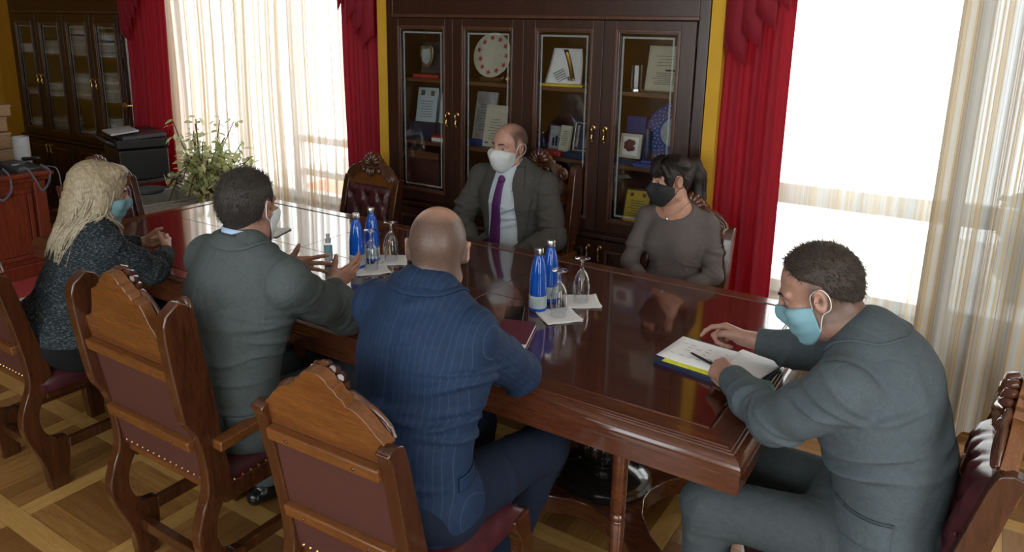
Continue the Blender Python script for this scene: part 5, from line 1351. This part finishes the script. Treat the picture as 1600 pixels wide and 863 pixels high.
    def eyes(s, brow='brow_dark', gaze=0):
        for q in (-1, 1):
            e0 = s.local(s.face_at(q*.031, .0045)[None])[0]; m = MB(); c = s.W(q*.031, e0[1]-.0085, .0045); m.ball(c, .0112*s.hs, 14, 10); e = s.mb(m, 'eye', 'eye_white')
            m = MB(); m.ball(s.W(q*.031+gaze*.003, e0[1]-.0010, .0045), (.0052*s.hs,)*3, 10, 8); m.v = [Vector(A(v)-s.loc) for v in m.v]; m.build('iris', 'iris', e, 60)
            m = MB(); m.tube(bez([s.face_at(q*u, z, .0005) for u, z in ((.012, .0255), (.024, .0300), (.036, .0305), (.048, .0260))], 3), [.0022, .0030, .0034, .0036, .0036, .0034, .0030, .0024, .0018, .0014], 6, flat=1.2); s.mb(m, 'eyebrow', brow)
            m = MB(); m.tube(bez([s.face_at(q*u, z, .0012) for u, z in ((.017, .0075), (.026, .0125), (.036, .0125), (.045, .0075))], 3), .0022, 6); s.mb(m, 'eyelid', s.skin)
    def hair(s, mat, line, t_top=.014, t_side=.006, voxel=.004, rough=.002, seed=3, tuft=0, extra=None, name='hair', cutout=None):
        """line: list of (y, z) - hair grows above it"""
        F = Field(voxel); W = s.W; sc = s.hs
        F.ell(W(0, -.014, .034), A((.077*s.slim+t_side, .099+t_side, .088+t_top))*sc, s.M, .014); F.ell(W(0, .018, -.02), A((.060*s.slim+t_side, .070, .075))*sc, s.M, .02)
        F.cap(W(0, -.05, -.02), W(0, -.042, -.06), .046*sc, .040*sc, .02)
        if extra: extra(F)
        ly = [p[0] for p in line]; lz = [p[1] for p in line]; H, M = s.H, s.M
        def cut(X, Y, Z):
            q = [X-H[0], Y-H[1], Z-H[2]]; l = [(q[0]*M[0, i]+q[1]*M[1, i]+q[2]*M[2, i])/sc for i in range(3)]
            c = np.interp(l[1], ly, lz)-l[2]; c = -(c*.7)
            if cutout is not None: c = np.minimum(c, cutout(l[0], l[1], l[2]))
            return c
        F.fn(cut, s.H-.22, s.H+.22, 's', .008); P, Q = F.mesh(1); N = vnormals(P, Q)
        P = P+N*(rough*sines(P, .016, seed, 7)+rough*.8*sines(P, .035, seed+1, 5))[:, None]; o = s.part(name, P, Q, mat)
        if tuft:
            rs = np.random.RandomState(seed); L = s.local(P); ok = np.where(L[:, 2] > -.03)[0]; m = MB()
            for i in rs.choice(ok, tuft):
                p = P[i]-N[i]*.002; back = s.M@A((0, .35, .15)) if L[i, 2] > .07 else s.M@A((0, -.35, -.75))
                d = unit(N[i]*.38+back+rs.randn(3)*.22)*rs.uniform(.010, .022); sd = unit(np.cross(d, N[i]+.01))*.0009
                m.add([p-sd, p+sd, p+N[i]*.001, p+d], [(0, 1, 3), (1, 2, 3), (2, 0, 3)])
            s.mb(m, 'hair_tufts', mat, None)
        return o
MENLINE = [(-.13, -.080), (-.06, -.072), (-.03, -.045), (-.016, .030), (.008, .036), (.022, .004), (.034, .030), (.050, .062), (.075, .078), (.11, .090)]
def strand_set(s, n, root_fn, path_fn, mat, r=.0035, seed=1, name='hair_strands', flat=.55, push=False):
    rs = np.random.RandomState(seed); m = MB()
    def out(p):
        if not push or p[2] > s.H[2]-.05: return p
        q = s.bvh.find_nearest(Vector(p)); dd = (A(p)-A(q[0]))@A(q[1])
        return A(q[0])+A(q[1])*.007 if dd < .007 else p
    for k in range(n):
        pts = path_fn(root_fn(rs), rs)
        m.tube(bez([out(s.W(*p)) for p in pts], 3), [r*(.35+.65*math.sin(math.pi*min(.93, .12+.88*i/(3*(len(pts)-1))))) for i in range(3*(len(pts)-1)+1)], 4, flat=flat)
    return s.mb(m, name, mat, 180)

# ---------------------------------------------------------------- blue pinstripe suit, nearest
p = Person('balding man in navy pinstripe suit seen from behind, nearest the camera', (-1.20, 1.42, 0), dict(
    pelvis=(-1.20, 1.40, .60), waist=(-1.20, 1.405, .77), chest=(-1.195, 1.46, .97), neck=(-1.20, 1.485, 1.165), shL=(-1.39, 1.49, 1.065), shR=(-1.05, 1.48, 1.06),
    elL=(-1.49, 1.74, .85), wrL=(-1.435, 1.955, .83), elR=(-1.07, 1.755, .84), wrR=(-1.26, 1.89, .835),
    hipL=(-1.29, 1.44, .56), hipR=(-1.11, 1.44, .56), knL=(-1.33, 1.88, .545), knR=(-1.045, 1.88, .545), anL=(-1.34, 1.84, .09), anR=(-1.15, 1.78, .09), bulk=1.06),
    (0, 1, 0), ((-1.213, 1.545, 1.250), -32, -8, 2), 'skin_a', 1.0)
p.hands = [('L', dict(d=(.93, .30, -.05), palm=(0, .1, -1), curl=[(8, 14, 10)]*4)), ('R', dict(d=(-.85, .5, -.02), palm=(0, .1, -1), curl=RELAX))]
def st(L):
    x, y, z = L[:, 0], L[:, 1], L[:, 2]
    side = np.clip((.128-.55*np.clip(y+.075, 0, 1)-z+1.6*np.clip(np.abs(x)-.045, 0, 1))/.045, 0, 1)*np.clip((.055-y)/.03, 0, 1)*np.clip((z+.09)/.03, 0, 1)*(np.abs(x) < .083)
    return .92*side*(np.linalg.norm(L-A((0, -.014, .02)), axis=1) < .125)
p.stubble = st
p.build_body()
p.jacket('suit_navy_stripe', .017, stripe=.0165, seed=2, voxel=.007, waves=[((-1.04, 1.42, .88), (0, .25, 1), (1, 0, 0), .042, .008, .12), ((-1.16, 1.29, .78), (.15, 0, 1), (1, 0, 0), .06, .006, .13), ((-1.36, 1.36, .74), (.3, 0, 1), (1, 0, .2), .06, .005, .11), ((-1.20, 1.33, 1.10), (.2, .3, 1), (1, 0, 0), .06, .004, .08)])
p.collar('suit_navy_stripe', top=.045); p.shirt_collar('shirt_blue', top=.062); p.cuffs('shirt_blue', 'L')
p.legs('trouser_navy'); p.shoes()
p.patch((-1.02, 1.42, .69), (.2, 1, .0), (0, 0, 1), (1, -.2, 0), .085, .04, 'pocket_flap', 'suit_navy_stripe', .004, .004)
p.patch((-1.20, 1.26, .60), (1, 0, 0), (0, 0, 1), (0, -1, 0), .006, .22, 'vent_seam', 'trouser_navy', .0015, .002)
p.eyes()

# ---------------------------------------------------------------- gesturing man
p = Person('dark-haired man in grey suit gesturing with both open hands', (-1.98, 1.44, 0), dict(
    pelvis=(-2.00, 1.42, .60), waist=(-1.99, 1.425, .77), chest=(-1.965, 1.46, .965), neck=(-1.95, 1.48, 1.155), shL=(-2.17, 1.50, 1.06), shR=(-1.75, 1.475, 1.065),
    elL=(-2.36, 1.68, .86), wrL=(-2.275, 1.925, .905), elR=(-1.80, 1.765, .85), wrR=(-2.005, 1.905, .885),
    hipL=(-2.09, 1.46, .56), hipR=(-1.91, 1.46, .56), knL=(-2.16, 1.90, .545), knR=(-1.94, 1.90, .545), anL=(-2.34, 1.74, .09), anR=(-2.19, 1.69, .09), bulk=1.10),
    (.1, 1, 0), ((-1.965, 1.52, 1.262), -14, -3, -3), 'skin_b', 1.0)
p.hands = [('L', dict(d=(.84, .50, -.02), palm=(.5, -.85, .05), curl=[(2, 8, 4), (6, 10, 6), (10, 12, 6), (14, 12, 6)], spread=9, thumb=[(.040, .030, -.014), (.066, .046, -.020), (.090, .056, -.022)])),
           ('R', dict(d=(.10, .95, .28), palm=(-.95, .1, .1), curl=[(8, 14, 8), (12, 16, 8), (14, 18, 8), (16, 18, 8)], spread=4, thumb=[(.044, .030, -.010), (.070, .046, -.012), (.094, .056, -.012)]))]
p.stubble = lambda L: .35*np.clip((.07-L[:, 2])/.05, 0, 1)*np.clip((.05-L[:, 1])/.03, 0, 1)*np.clip((L[:, 2]+.095)/.03, 0, 1)
p.build_body()
p.jacket('suit_grey_green', .018, seed=5, waves=[((-1.80, 1.42, .90), (-.2, .2, 1), (1, .2, 0), .045, .008, .13), ((-1.86, 1.34, .76), (.1, 0, 1), (1, 0, 0), .055, .006, .12), ((-2.05, 1.33, .95), (.25, 0, 1), (1, 0, 0), .10, .004, .16)])
p.collar('suit_grey_green', top=.050, r0=.068); p.shirt_collar('shirt_blue', top=.066, r=.063); p.cuffs('shirt_blue', 'LR', .034)
p.legs('trouser_grey'); p.shoes(dirs={'L': A((-.1, 1, 0)), 'R': A((.1, 1, 0))})
p.patch((-1.80, 1.33, .62), (.7, .6, 0), (0, 0, 1), (1, -.7, 0), .13, .05, 'pocket_flap', 'suit_grey_green')
p.mask('surgical', 'mask_white'); p.eyes()
p.hair('hair_black', [(y, z+.004) for y, z in MENLINE], .015, .006, tuft=3600, rough=.0009, seed=8)

# ---------------------------------------------------------------- blonde woman
p = Person('blonde woman in dark tweed jacket with hands clasped on the table', (-3.06, 1.46, 0), dict(
    pelvis=(-3.07, 1.42, .60), waist=(-3.05, 1.46, .74), chest=(-3.02, 1.54, .89), neck=(-3.02, 1.57, 1.045), shL=(-3.165, 1.565, .965), shR=(-2.855, 1.535, .965),
    elL=(-3.28, 1.71, .84), wrL=(-3.195, 1.895, .85), elR=(-2.80, 1.685, .84), wrR=(-2.985, 1.865, .85),
    hipL=(-3.16, 1.45, .56), hipR=(-2.98, 1.45, .56), knL=(-3.12, 1.87, .54), knR=(-2.96, 1.87, .54), anL=(-3.12, 1.80, .09), anR=(-2.98, 1.80, .09), bulk=1.14),
    (.12, 1, 0), ((-3.020, 1.62, 1.150), 28, -12, 0), 'skin_e', .96, True)
p.hands = [('L', dict(d=(.80, .58, .10), palm=(.55, -.80, 0), curl=[(38, 40, 20)]*4)), ('R', dict(d=(-.82, .55, .16), palm=(-.5, -.8, 0), curl=[(48, 52, 28)]*4, thumb=[(.036, .036, -.016), (.056, .052, -.026), (.072, .068, -.032)]))]
p.build_body()
p.jacket('tweed', .014, hem=.61, seed=9, base=.005, extra=lambda F: F.cap((-3.17, 1.43, .60), (-2.96, 1.43, .60), .15, None, .06), waves=[((-3.05, 1.28, .70), (.1, 0, 1), (1, 0, 0), .09, .006, .12), ((-2.86, 1.44, .82), (0, .3, 1), (1, .2, 0), .05, .006, .10)], name='tweed_jacket')
p.collar('tweed', top=.030, r0=.062, r1=.10)
p.legs('trouser_black'); p.shoes()
p.mask('surgical', 'mask_blue'); p.eyes('hair_grey_brown')
def long_hair(F):
    W = p.W
    F.chain([W(0, -.055, .04), W(0, -.066, -.06), W(.0, -.076, -.15), W(.0, -.086, -.23)], [.090, .086, .080, .050], .03, (p.M[:, 1], 1.2))
    for q in (-1, 1): F.chain([W(q*.062, .0, .05), W(q*.078, .002, -.04), W(q*.078, -.012, -.13), W(q*.070, -.03, -.20)], [.032, .030, .030, .018], .03)
    F.ell(W(0, .04, .105), (.06, .05, .030), p.M, .02)
ell_cut = lambda x, y, z: (np.sqrt((x/.058)**2+((y-.105)/.075)**2+((z+.035)/.105)**2)-1)*.05
o = p.hair('hair_blonde', [(-1, -1), (1, -1)], .018, .014, seed=4, rough=.003, extra=long_hair, cutout=ell_cut)
def root(rs): return rs.uniform(-2.75, 2.75), rs.uniform(.0, 1)
def path(rt, rs):
    a, h = rt; sx, cy = math.sin(a), -math.cos(a); w = .088+.012*rs.rand(); l = rs.uniform(.13, .235)
    wv = lambda: rs.uniform(-.017, .017)
    front = cy > .55
    x0 = .03*sx+.01*rs.randn(); pts = [(x0, -.02+.05*cy, .128+.004*rs.rand()), (sx*w*.72, -.014+cy*.082, .100), (sx*w, -.010+cy*(.105 if not front else .07), .03), (sx*w*1.05+wv(), -.02+cy*(.10 if not front else .03)+wv(), -.05), (sx*w*1.03+wv(), -.040+cy*.088+wv(), -.05-l*.35), (sx*w*1.0+wv(), -.05+cy*.090+wv(), -.05-l*.68), (sx*w*.92+wv(), -.055+cy*.085+wv(), -.05-l)]
    return pts
strand_set(p, 420, root, path, 'hair_blonde_light', .0030, 3, push=True); strand_set(p, 260, root, path, 'hair_blonde', .0030, 5, push=True)

# ---------------------------------------------------------------- note taker at the right
p = Person('man in grey suit and blue mask taking notes at the table end', (-.10, 2.0, 0), dict(
    pelvis=(-.075, 2.00, .60), waist=(-.075, 2.00, .77), chest=(-.13, 2.00, .93), neck=(-.19, 2.00, 1.085), shL=(-.20, 1.815, 1.005), shR=(-.23, 2.175, .985),
    elL=(-.355, 1.865, .855), wrL=(-.535, 2.085, .845), elR=(-.30, 2.36, .865), wrR=(-.545, 2.335, .87),
    hipL=(-.07, 1.91, .56), hipR=(-.07, 2.09, .56), knL=(-.50, 1.86, .555), knR=(-.46, 2.16, .545), anL=(-.49, 1.84, .09), anR=(-.36, 2.16, .09), bulk=1.12),
    (-1, 0, 0), ((-.300, 2.0, 1.185), -96, -25, 0), 'skin_d', 1.03)
p.hands = [('R', dict(d=(-.93, .16, .05), palm=(.12, -.75, -.65), curl=[(28, 30, 18), (62, 78, 40), (68, 82, 45), (70, 82, 45)], thumb=[(.030, .048, -.018), (.034, .074, -.026), (.022, .094, -.030)])),
           ('L', dict(d=(-.66, .70, -.12), palm=(.35, .45, -.85), curl=[(48, 62, 35), (58, 72, 40), (62, 74, 40), (66, 74, 40)], thumb=[(.034, .044, -.020), (.036, .070, -.034), (.022, .088, -.040)]))]
p.stubble = lambda L: .75*np.clip((.085-L[:, 2])/.05, 0, 1)*np.clip((.035-L[:, 1])/.03, 0, 1)*np.clip((L[:, 2]+.09)/.03, 0, 1)*(np.abs(L[:, 0]) < .082)
p.build_body()
p.jacket('suit_grey', .018, seed=12, voxel=.0065, amp=.009, waves=[((-.10, 1.84, .90), (.3, 0, 1), (1, 0, .3), .05, .010, .13), ((-.02, 1.95, .84), (.1, 0, 1), (0, 1, 0), .08, .007, .15), ((-.20, 1.80, .96), (.6, 0, 1), (1, 0, -.5), .045, .008, .09), ((-.05, 1.85, 1.05), (1, 0, .5), (0, 1, 0), .06, .004, .10)])
p.collar('suit_grey', top=.040, r0=.070); p.shirt_collar('shirt_blue', top=.055, r=.064)
p.legs('trouser_grey'); p.shoes()
p.patch((-.13, 1.80, .665), (1, 0, .06), (0, 0, 1), (0, -1, 0), .165, .062, 'pocket_flap', 'suit_grey', .006, .005)
p.patch((-.13, 1.80, .70), (1, 0, .06), (0, 0, 1), (0, -1, 0), .17, .006, 'pocket_welt', 'trouser_grey', .004, .003)
p.mask('surgical', 'mask_blue'); p.eyes()
p.hair('hair_brown', [(-.13, -.060), (-.06, -.030), (-.03, .0), (-.016, .034), (.01, .050), (.03, .060), (.05, .088), (.075, .105), (.11, .125)], .009, .0022, tuft=3600, rough=.0006, seed=15)

# ---------------------------------------------------------------- purple tie
p = Person('man in dark grey suit, white shirt and purple tie facing the camera', (-2.13, 3.42, 0), dict(
    pelvis=(-2.13, 3.42, .60), waist=(-2.13, 3.42, .77), chest=(-2.135, 3.41, .94), neck=(-2.14, 3.40, 1.085), shL=(-1.935, 3.40, 1.015), shR=(-2.345, 3.40, 1.015),
    elL=(-1.835, 3.33, .76), wrL=(-2.02, 3.21, .66), elR=(-2.43, 3.30, .76), wrR=(-2.25, 3.21, .66),
    hipL=(-2.03, 3.41, .56), hipR=(-2.23, 3.41, .56), knL=(-2.02, 2.97, .545), knR=(-2.25, 2.97, .545), anL=(-2.02, 2.97, .09), anR=(-2.25, 2.97, .09), bulk=1.10),
    (0, -1, 0), ((-2.150, 3.365, 1.215), 190, -2, -3), 'skin_c', 1.04)
p.hands = [('L', dict(d=(-.8, -.5, -.2), palm=(0, 0, -1), curl=RELAX)), ('R', dict(d=(.8, -.5, -.2), palm=(0, 0, -1), curl=RELAX))]
def st4(L):
    x, y, z = np.abs(L[:, 0]), L[:, 1], L[:, 2]; ln = np.interp(y, [-.13, -.05, -.028, -.016, .012, .024, .034, .05, .07], [-.07, -.06, -.03, .03, .034, -.02, .03, .075, .11])
    up = np.clip((z-ln)/.028, 0, 1); side = np.clip((x-.030)/.035, 0, 1); back = np.clip((.015-y)/.06, 0, 1)
    return up*(.16+.74*np.maximum(side, back)*np.clip((.135-z)/.05, .35, 1))*np.clip((.064-y)/.02, 0, 1)
p.stubble = st4
p.build_body()
ch = p.J['chest']
def vcut(F):
    def d(X, Y, Z):
        x = np.abs(X-(-2.137)); w = np.interp(Z, [.60, .78, .95, 1.05, 1.16], [.105, .100, .082, .062, .066]); return np.maximum((x-w)*.9, Y-3.40)
    F.fn(d, (-2.4, 3.1, .6), (-1.9, 3.41, 1.2), 's', .003)
p.jacket('suit_warm_grey', .020, seed=17, voxel=.006, vneck=vcut, waves=[((-1.93, 3.28, .95), (.3, 0, 1), (1, 0, 0), .07, .006, .10), ((-1.90, 3.30, .84), (0, 0, 1), (1, 0, 0), .045, .008, .10), ((-2.38, 3.28, .88), (.5, 0, 1), (1, 0, 0), .05, .006, .10)])
F = Field(.006); p.torso(F, .008, .045); P_, Q_ = F.mesh(1); P_ = folds(P_, Q_, (), [((-2.13, 3.26, .80), (.1, 0, 1), (1, 0, 0), .05, .006, .12)], .002, 3); p.part('shirt', P_, Q_, 'shirt_white'); sb = BVHTree.FromPolygons([Vector(v) for v in P_], [tuple(int(i) for i in q) for q in Q_])
FW = A((0, -1, 0))
for q in (-1, 1):   # lapels follow the opening
    m = MB()
    def lap_fn(u, v, q=q):
        z = 1.125-(1.125-.70)*v; w = float(np.interp(z, [.60, .78, .95, 1.05, 1.16], [.105, .100, .082, .062, .066])); wid = float(np.interp(z, [.70, .80, .955, .985, 1.00, 1.05, 1.125], [.020, .050, .098, .096, .062, .070, .040]))
        c = A((-2.137+q*(w-.004+wid*u), 3.40, z)); g = p.snap(c, .009-.003*u, FW); return g
    m.grid(lap_fn, 8, 26); p.mb(m, 'lapel', 'suit_warm_grey', 60, solid=.004)
m = MB(); m.grid(lambda u, v: p.snap(A((-2.140-.055*v+(u-.5)*float(np.interp(v, [0, .08, .12, 1], [.044, .040, .042, .085])), 3.4, 1.055-.40*v)), .008, FW, sb), 5, 22); tie = p.mb(m, 'tie', 'purple_cloth', 60, solid=.005)
m = MB(); k0 = p.snap(A((-2.140, 3.4, 1.052)), .010, FW, sb); m.ball(k0, (.021, .014, .022), 12, 8); m.v = [Vector(A(v)-p.loc) for v in m.v]; m.build('knot', 'purple_cloth', tie, 60)
for q in (-1, 1):
    m = MB(); nb = p.J['neck']
    tri = [A((0.006, -.072, -.012)), A((.062, -.040, .030)), A((.068, -.050, -.008)), A((.046, -.085, -.052))]
    def cf(u, v, q=q):
        a = tri[0]*(1-u)+tri[1]*u; b = tri[3]*(1-u)+tri[2]*u; c = a*(1-v)+b*v; return nb+A((q*c[0], c[1], c[2]))
    m.grid(cf, 6, 6); p.mb(m, 'collar_point', 'shirt_white', 60, solid=.003)
p.shirt_collar('shirt_white', top=.050, r=.064, span=165, front=.05)
p.patch((-1.985, 3.2, .93), (1, 0, .05), (0, 0, 1), FW, .095, .012, 'breast_pocket', 'suit_warm_grey', .005, .004)
m = MB(); m.ball(p.snap(A((-2.06, 3.2, 1.00)), .012, FW), (.004, .003, .004)); p.mb(m, 'lapel_pin', 'silver')
p.legs('trouser_grey'); p.shoes()
p.mask('cone', 'mask_white'); p.eyes(gaze=-1)

# ---------------------------------------------------------------- woman with ponytail
p = Person('dark-haired woman with ponytail and black mask in a taupe dress', (-1.19, 3.40, 0), dict(
    pelvis=(-1.19, 3.40, .58), waist=(-1.19, 3.41, .72), chest=(-1.195, 3.415, .87), neck=(-1.205, 3.425, 1.01), shL=(-1.040, 3.425, .935), shR=(-1.355, 3.41, .935),
    elL=(-.985, 3.375, .71), wrL=(-1.11, 3.22, .645), elR=(-1.405, 3.34, .715), wrR=(-1.27, 3.21, .645),
    hipL=(-1.10, 3.39, .55), hipR=(-1.28, 3.39, .55), knL=(-1.10, 2.98, .54), knR=(-1.26, 2.98, .54), anL=(-1.10, 2.98, .09), anR=(-1.25, 2.98, .09), bulk=1.02),
    (-.18, -1, 0), ((-1.235, 3.395, 1.140), 222, -4, 2), 'skin_f', .97, True)
p.hands = [('L', dict(d=(-.8, -.5, -.1), palm=(0, 0, -1), curl=RELAX)), ('R', dict(d=(.8, -.5, -.1), palm=(0, 0, -1), curl=RELAX))]
p.build_body()
def neck_cut(F):
    c = p.J['neck']+p.f*.055+A((0, 0, .020)); F.fn(lambda X, Y, Z: np.sqrt(((X-c[0])/1.25)**2+(Y-c[1])**2+((Z-c[2])/1.0)**2)-.080, c-.13, c+.13, 's', .004)
p.jacket('dress_taupe', .004, hem=None, seed=23, voxel=.006, vneck=neck_cut, base=.002, amp=.004, name='dress', waves=[((-1.03, 3.34, .80), (.6, 0, 1), (1, 0, -.4), .04, .005, .08), ((-1.30, 3.33, .78), (-.5, 0, 1), (1, 0, .4), .04, .004, .08)], extra=lambda F: F.chain([p.J['hipL'], p.J['knL']], [.10, .075], .05).chain([p.J['hipR'], p.J['knR']], [.10, .075], .08))
p.shoes()
p.mask('cone', 'mask_black', 'mask_black'); p.eyes()
def pony(F):
    W = p.W
    F.chain([W(0, -.095, .070), W(.0, -.130, .066), W(.0, -.152, .01), W(.0, -.150, -.10), W(0, -.142, -.22), W(0, -.132, -.32)], [.024, .030, .034, .034, .026, .006], .02)
    for q in (-1, 1): F.chain([W(q*.058, .070, .085), W(q*.070, .050, .035), W(q*.073, .042, -.03)], [.014, .012, .005], .012)
    F.chain([W(-.042, .084, .060), W(0, .098, .060), W(.042, .084, .060)], [.010, .010, .010], .02)
wl = [(-.20, -.5), (-.105, -.5), (-.095, -.060), (-.06, -.055), (-.03, -.02), (-.016, .034), (.01, .034), (.03, -.03), (.06, -.02), (.07, .036), (.11, .036)]
p.hair('hair_dark', wl, .010, .008, seed=6, rough=.0003, extra=pony)
def root6(rs): return rs.uniform(0, 6.28), rs.rand()
def path6(rt, rs):
    a, h = rt; w = .010+.032*h; j = lambda: rs.uniform(-.006, .006); c, s_ = math.cos(a)*w, math.sin(a)*w; l = rs.uniform(-.34, -.24)
    return [(c*.5, -.100, .070+s_*.5), (c*.9, -.140+j(), .055+s_*.6), (c, -.160+s_*.8, .0), (c+j(), -.152+s_*.8+j(), -.10), (c*.7+j(), -.142+s_*.6+j(), l)]
strand_set(p, 110, root6, path6, 'hair_dark', .0035, 7); strand_set(p, 26, root6, path6, 'hair_dark_tip', .0035, 9)
def rootb(rs): return rs.uniform(-1, 1), 0
def pathb(rt, rs): u = rt[0]; return [(u*.030, .035, .133), (u*.042, .078, .112), (u*.052+rs.uniform(-.004, .004), .104-.028*u*u, .075), (u*.056+rs.uniform(-.006, .006), .110-.032*u*u, .034+rs.uniform(-.006, .004))]
strand_set(p, 110, rootb, pathb, 'hair_dark', .0032, 11, 'fringe')
def roots(rs): return rs.uniform(0, 1), rs.choice([-1, 1])
def paths(rt, rs): u, q = rt; return [(q*(.02+.03*u), .05-.08*u, .126), (q*.083, .03-.04*u, .07+.03*rs.rand()), (q*.080, -.05, .075-.07*u), (q*.045, -.098, .07-.03*u), (q*.012, -.108, .066)]
strand_set(p, 70, roots, paths, 'hair_dark', .003, 13)
m = MB(); m.tube([p.W(.030*math.cos(a)*.9, -.112, .068+.030*math.sin(a)) for a in np.linspace(0, 6.28, 17)[:-1]], .006, 6, True); p.mb(m, 'hair_tie', 'black_plastic')
bb = BVHTree.FromPolygons([Vector(v) for v in p.bodyPQ[0]], [tuple(int(i) for i in q) for q in p.bodyPQ[1]])
m = MB(); pts = []
for i in range(25):
    a = R(-128+256*i/24); d = p.f*math.cos(a)+p.r*math.sin(a); c = p.J['neck']+d*.068+A((0, 0, .035-.075*max(0, math.cos(a))**2)); g = A(bb.find_nearest(Vector(c))[0])+A(bb.find_nearest(Vector(c))[1])*.002; pts.append(g)
m.tube(pts, .0010, 5); ck = p.mb(m, 'necklace', 'silver'); m = MB(); mid = pts[12]; m.ball(mid+p.f*.012-A((0, 0, .018)), (.007, .004, .010), 10, 7); m.v = [Vector(A(v)-p.loc) for v in m.v]; m.build('pendant', 'silver', ck)
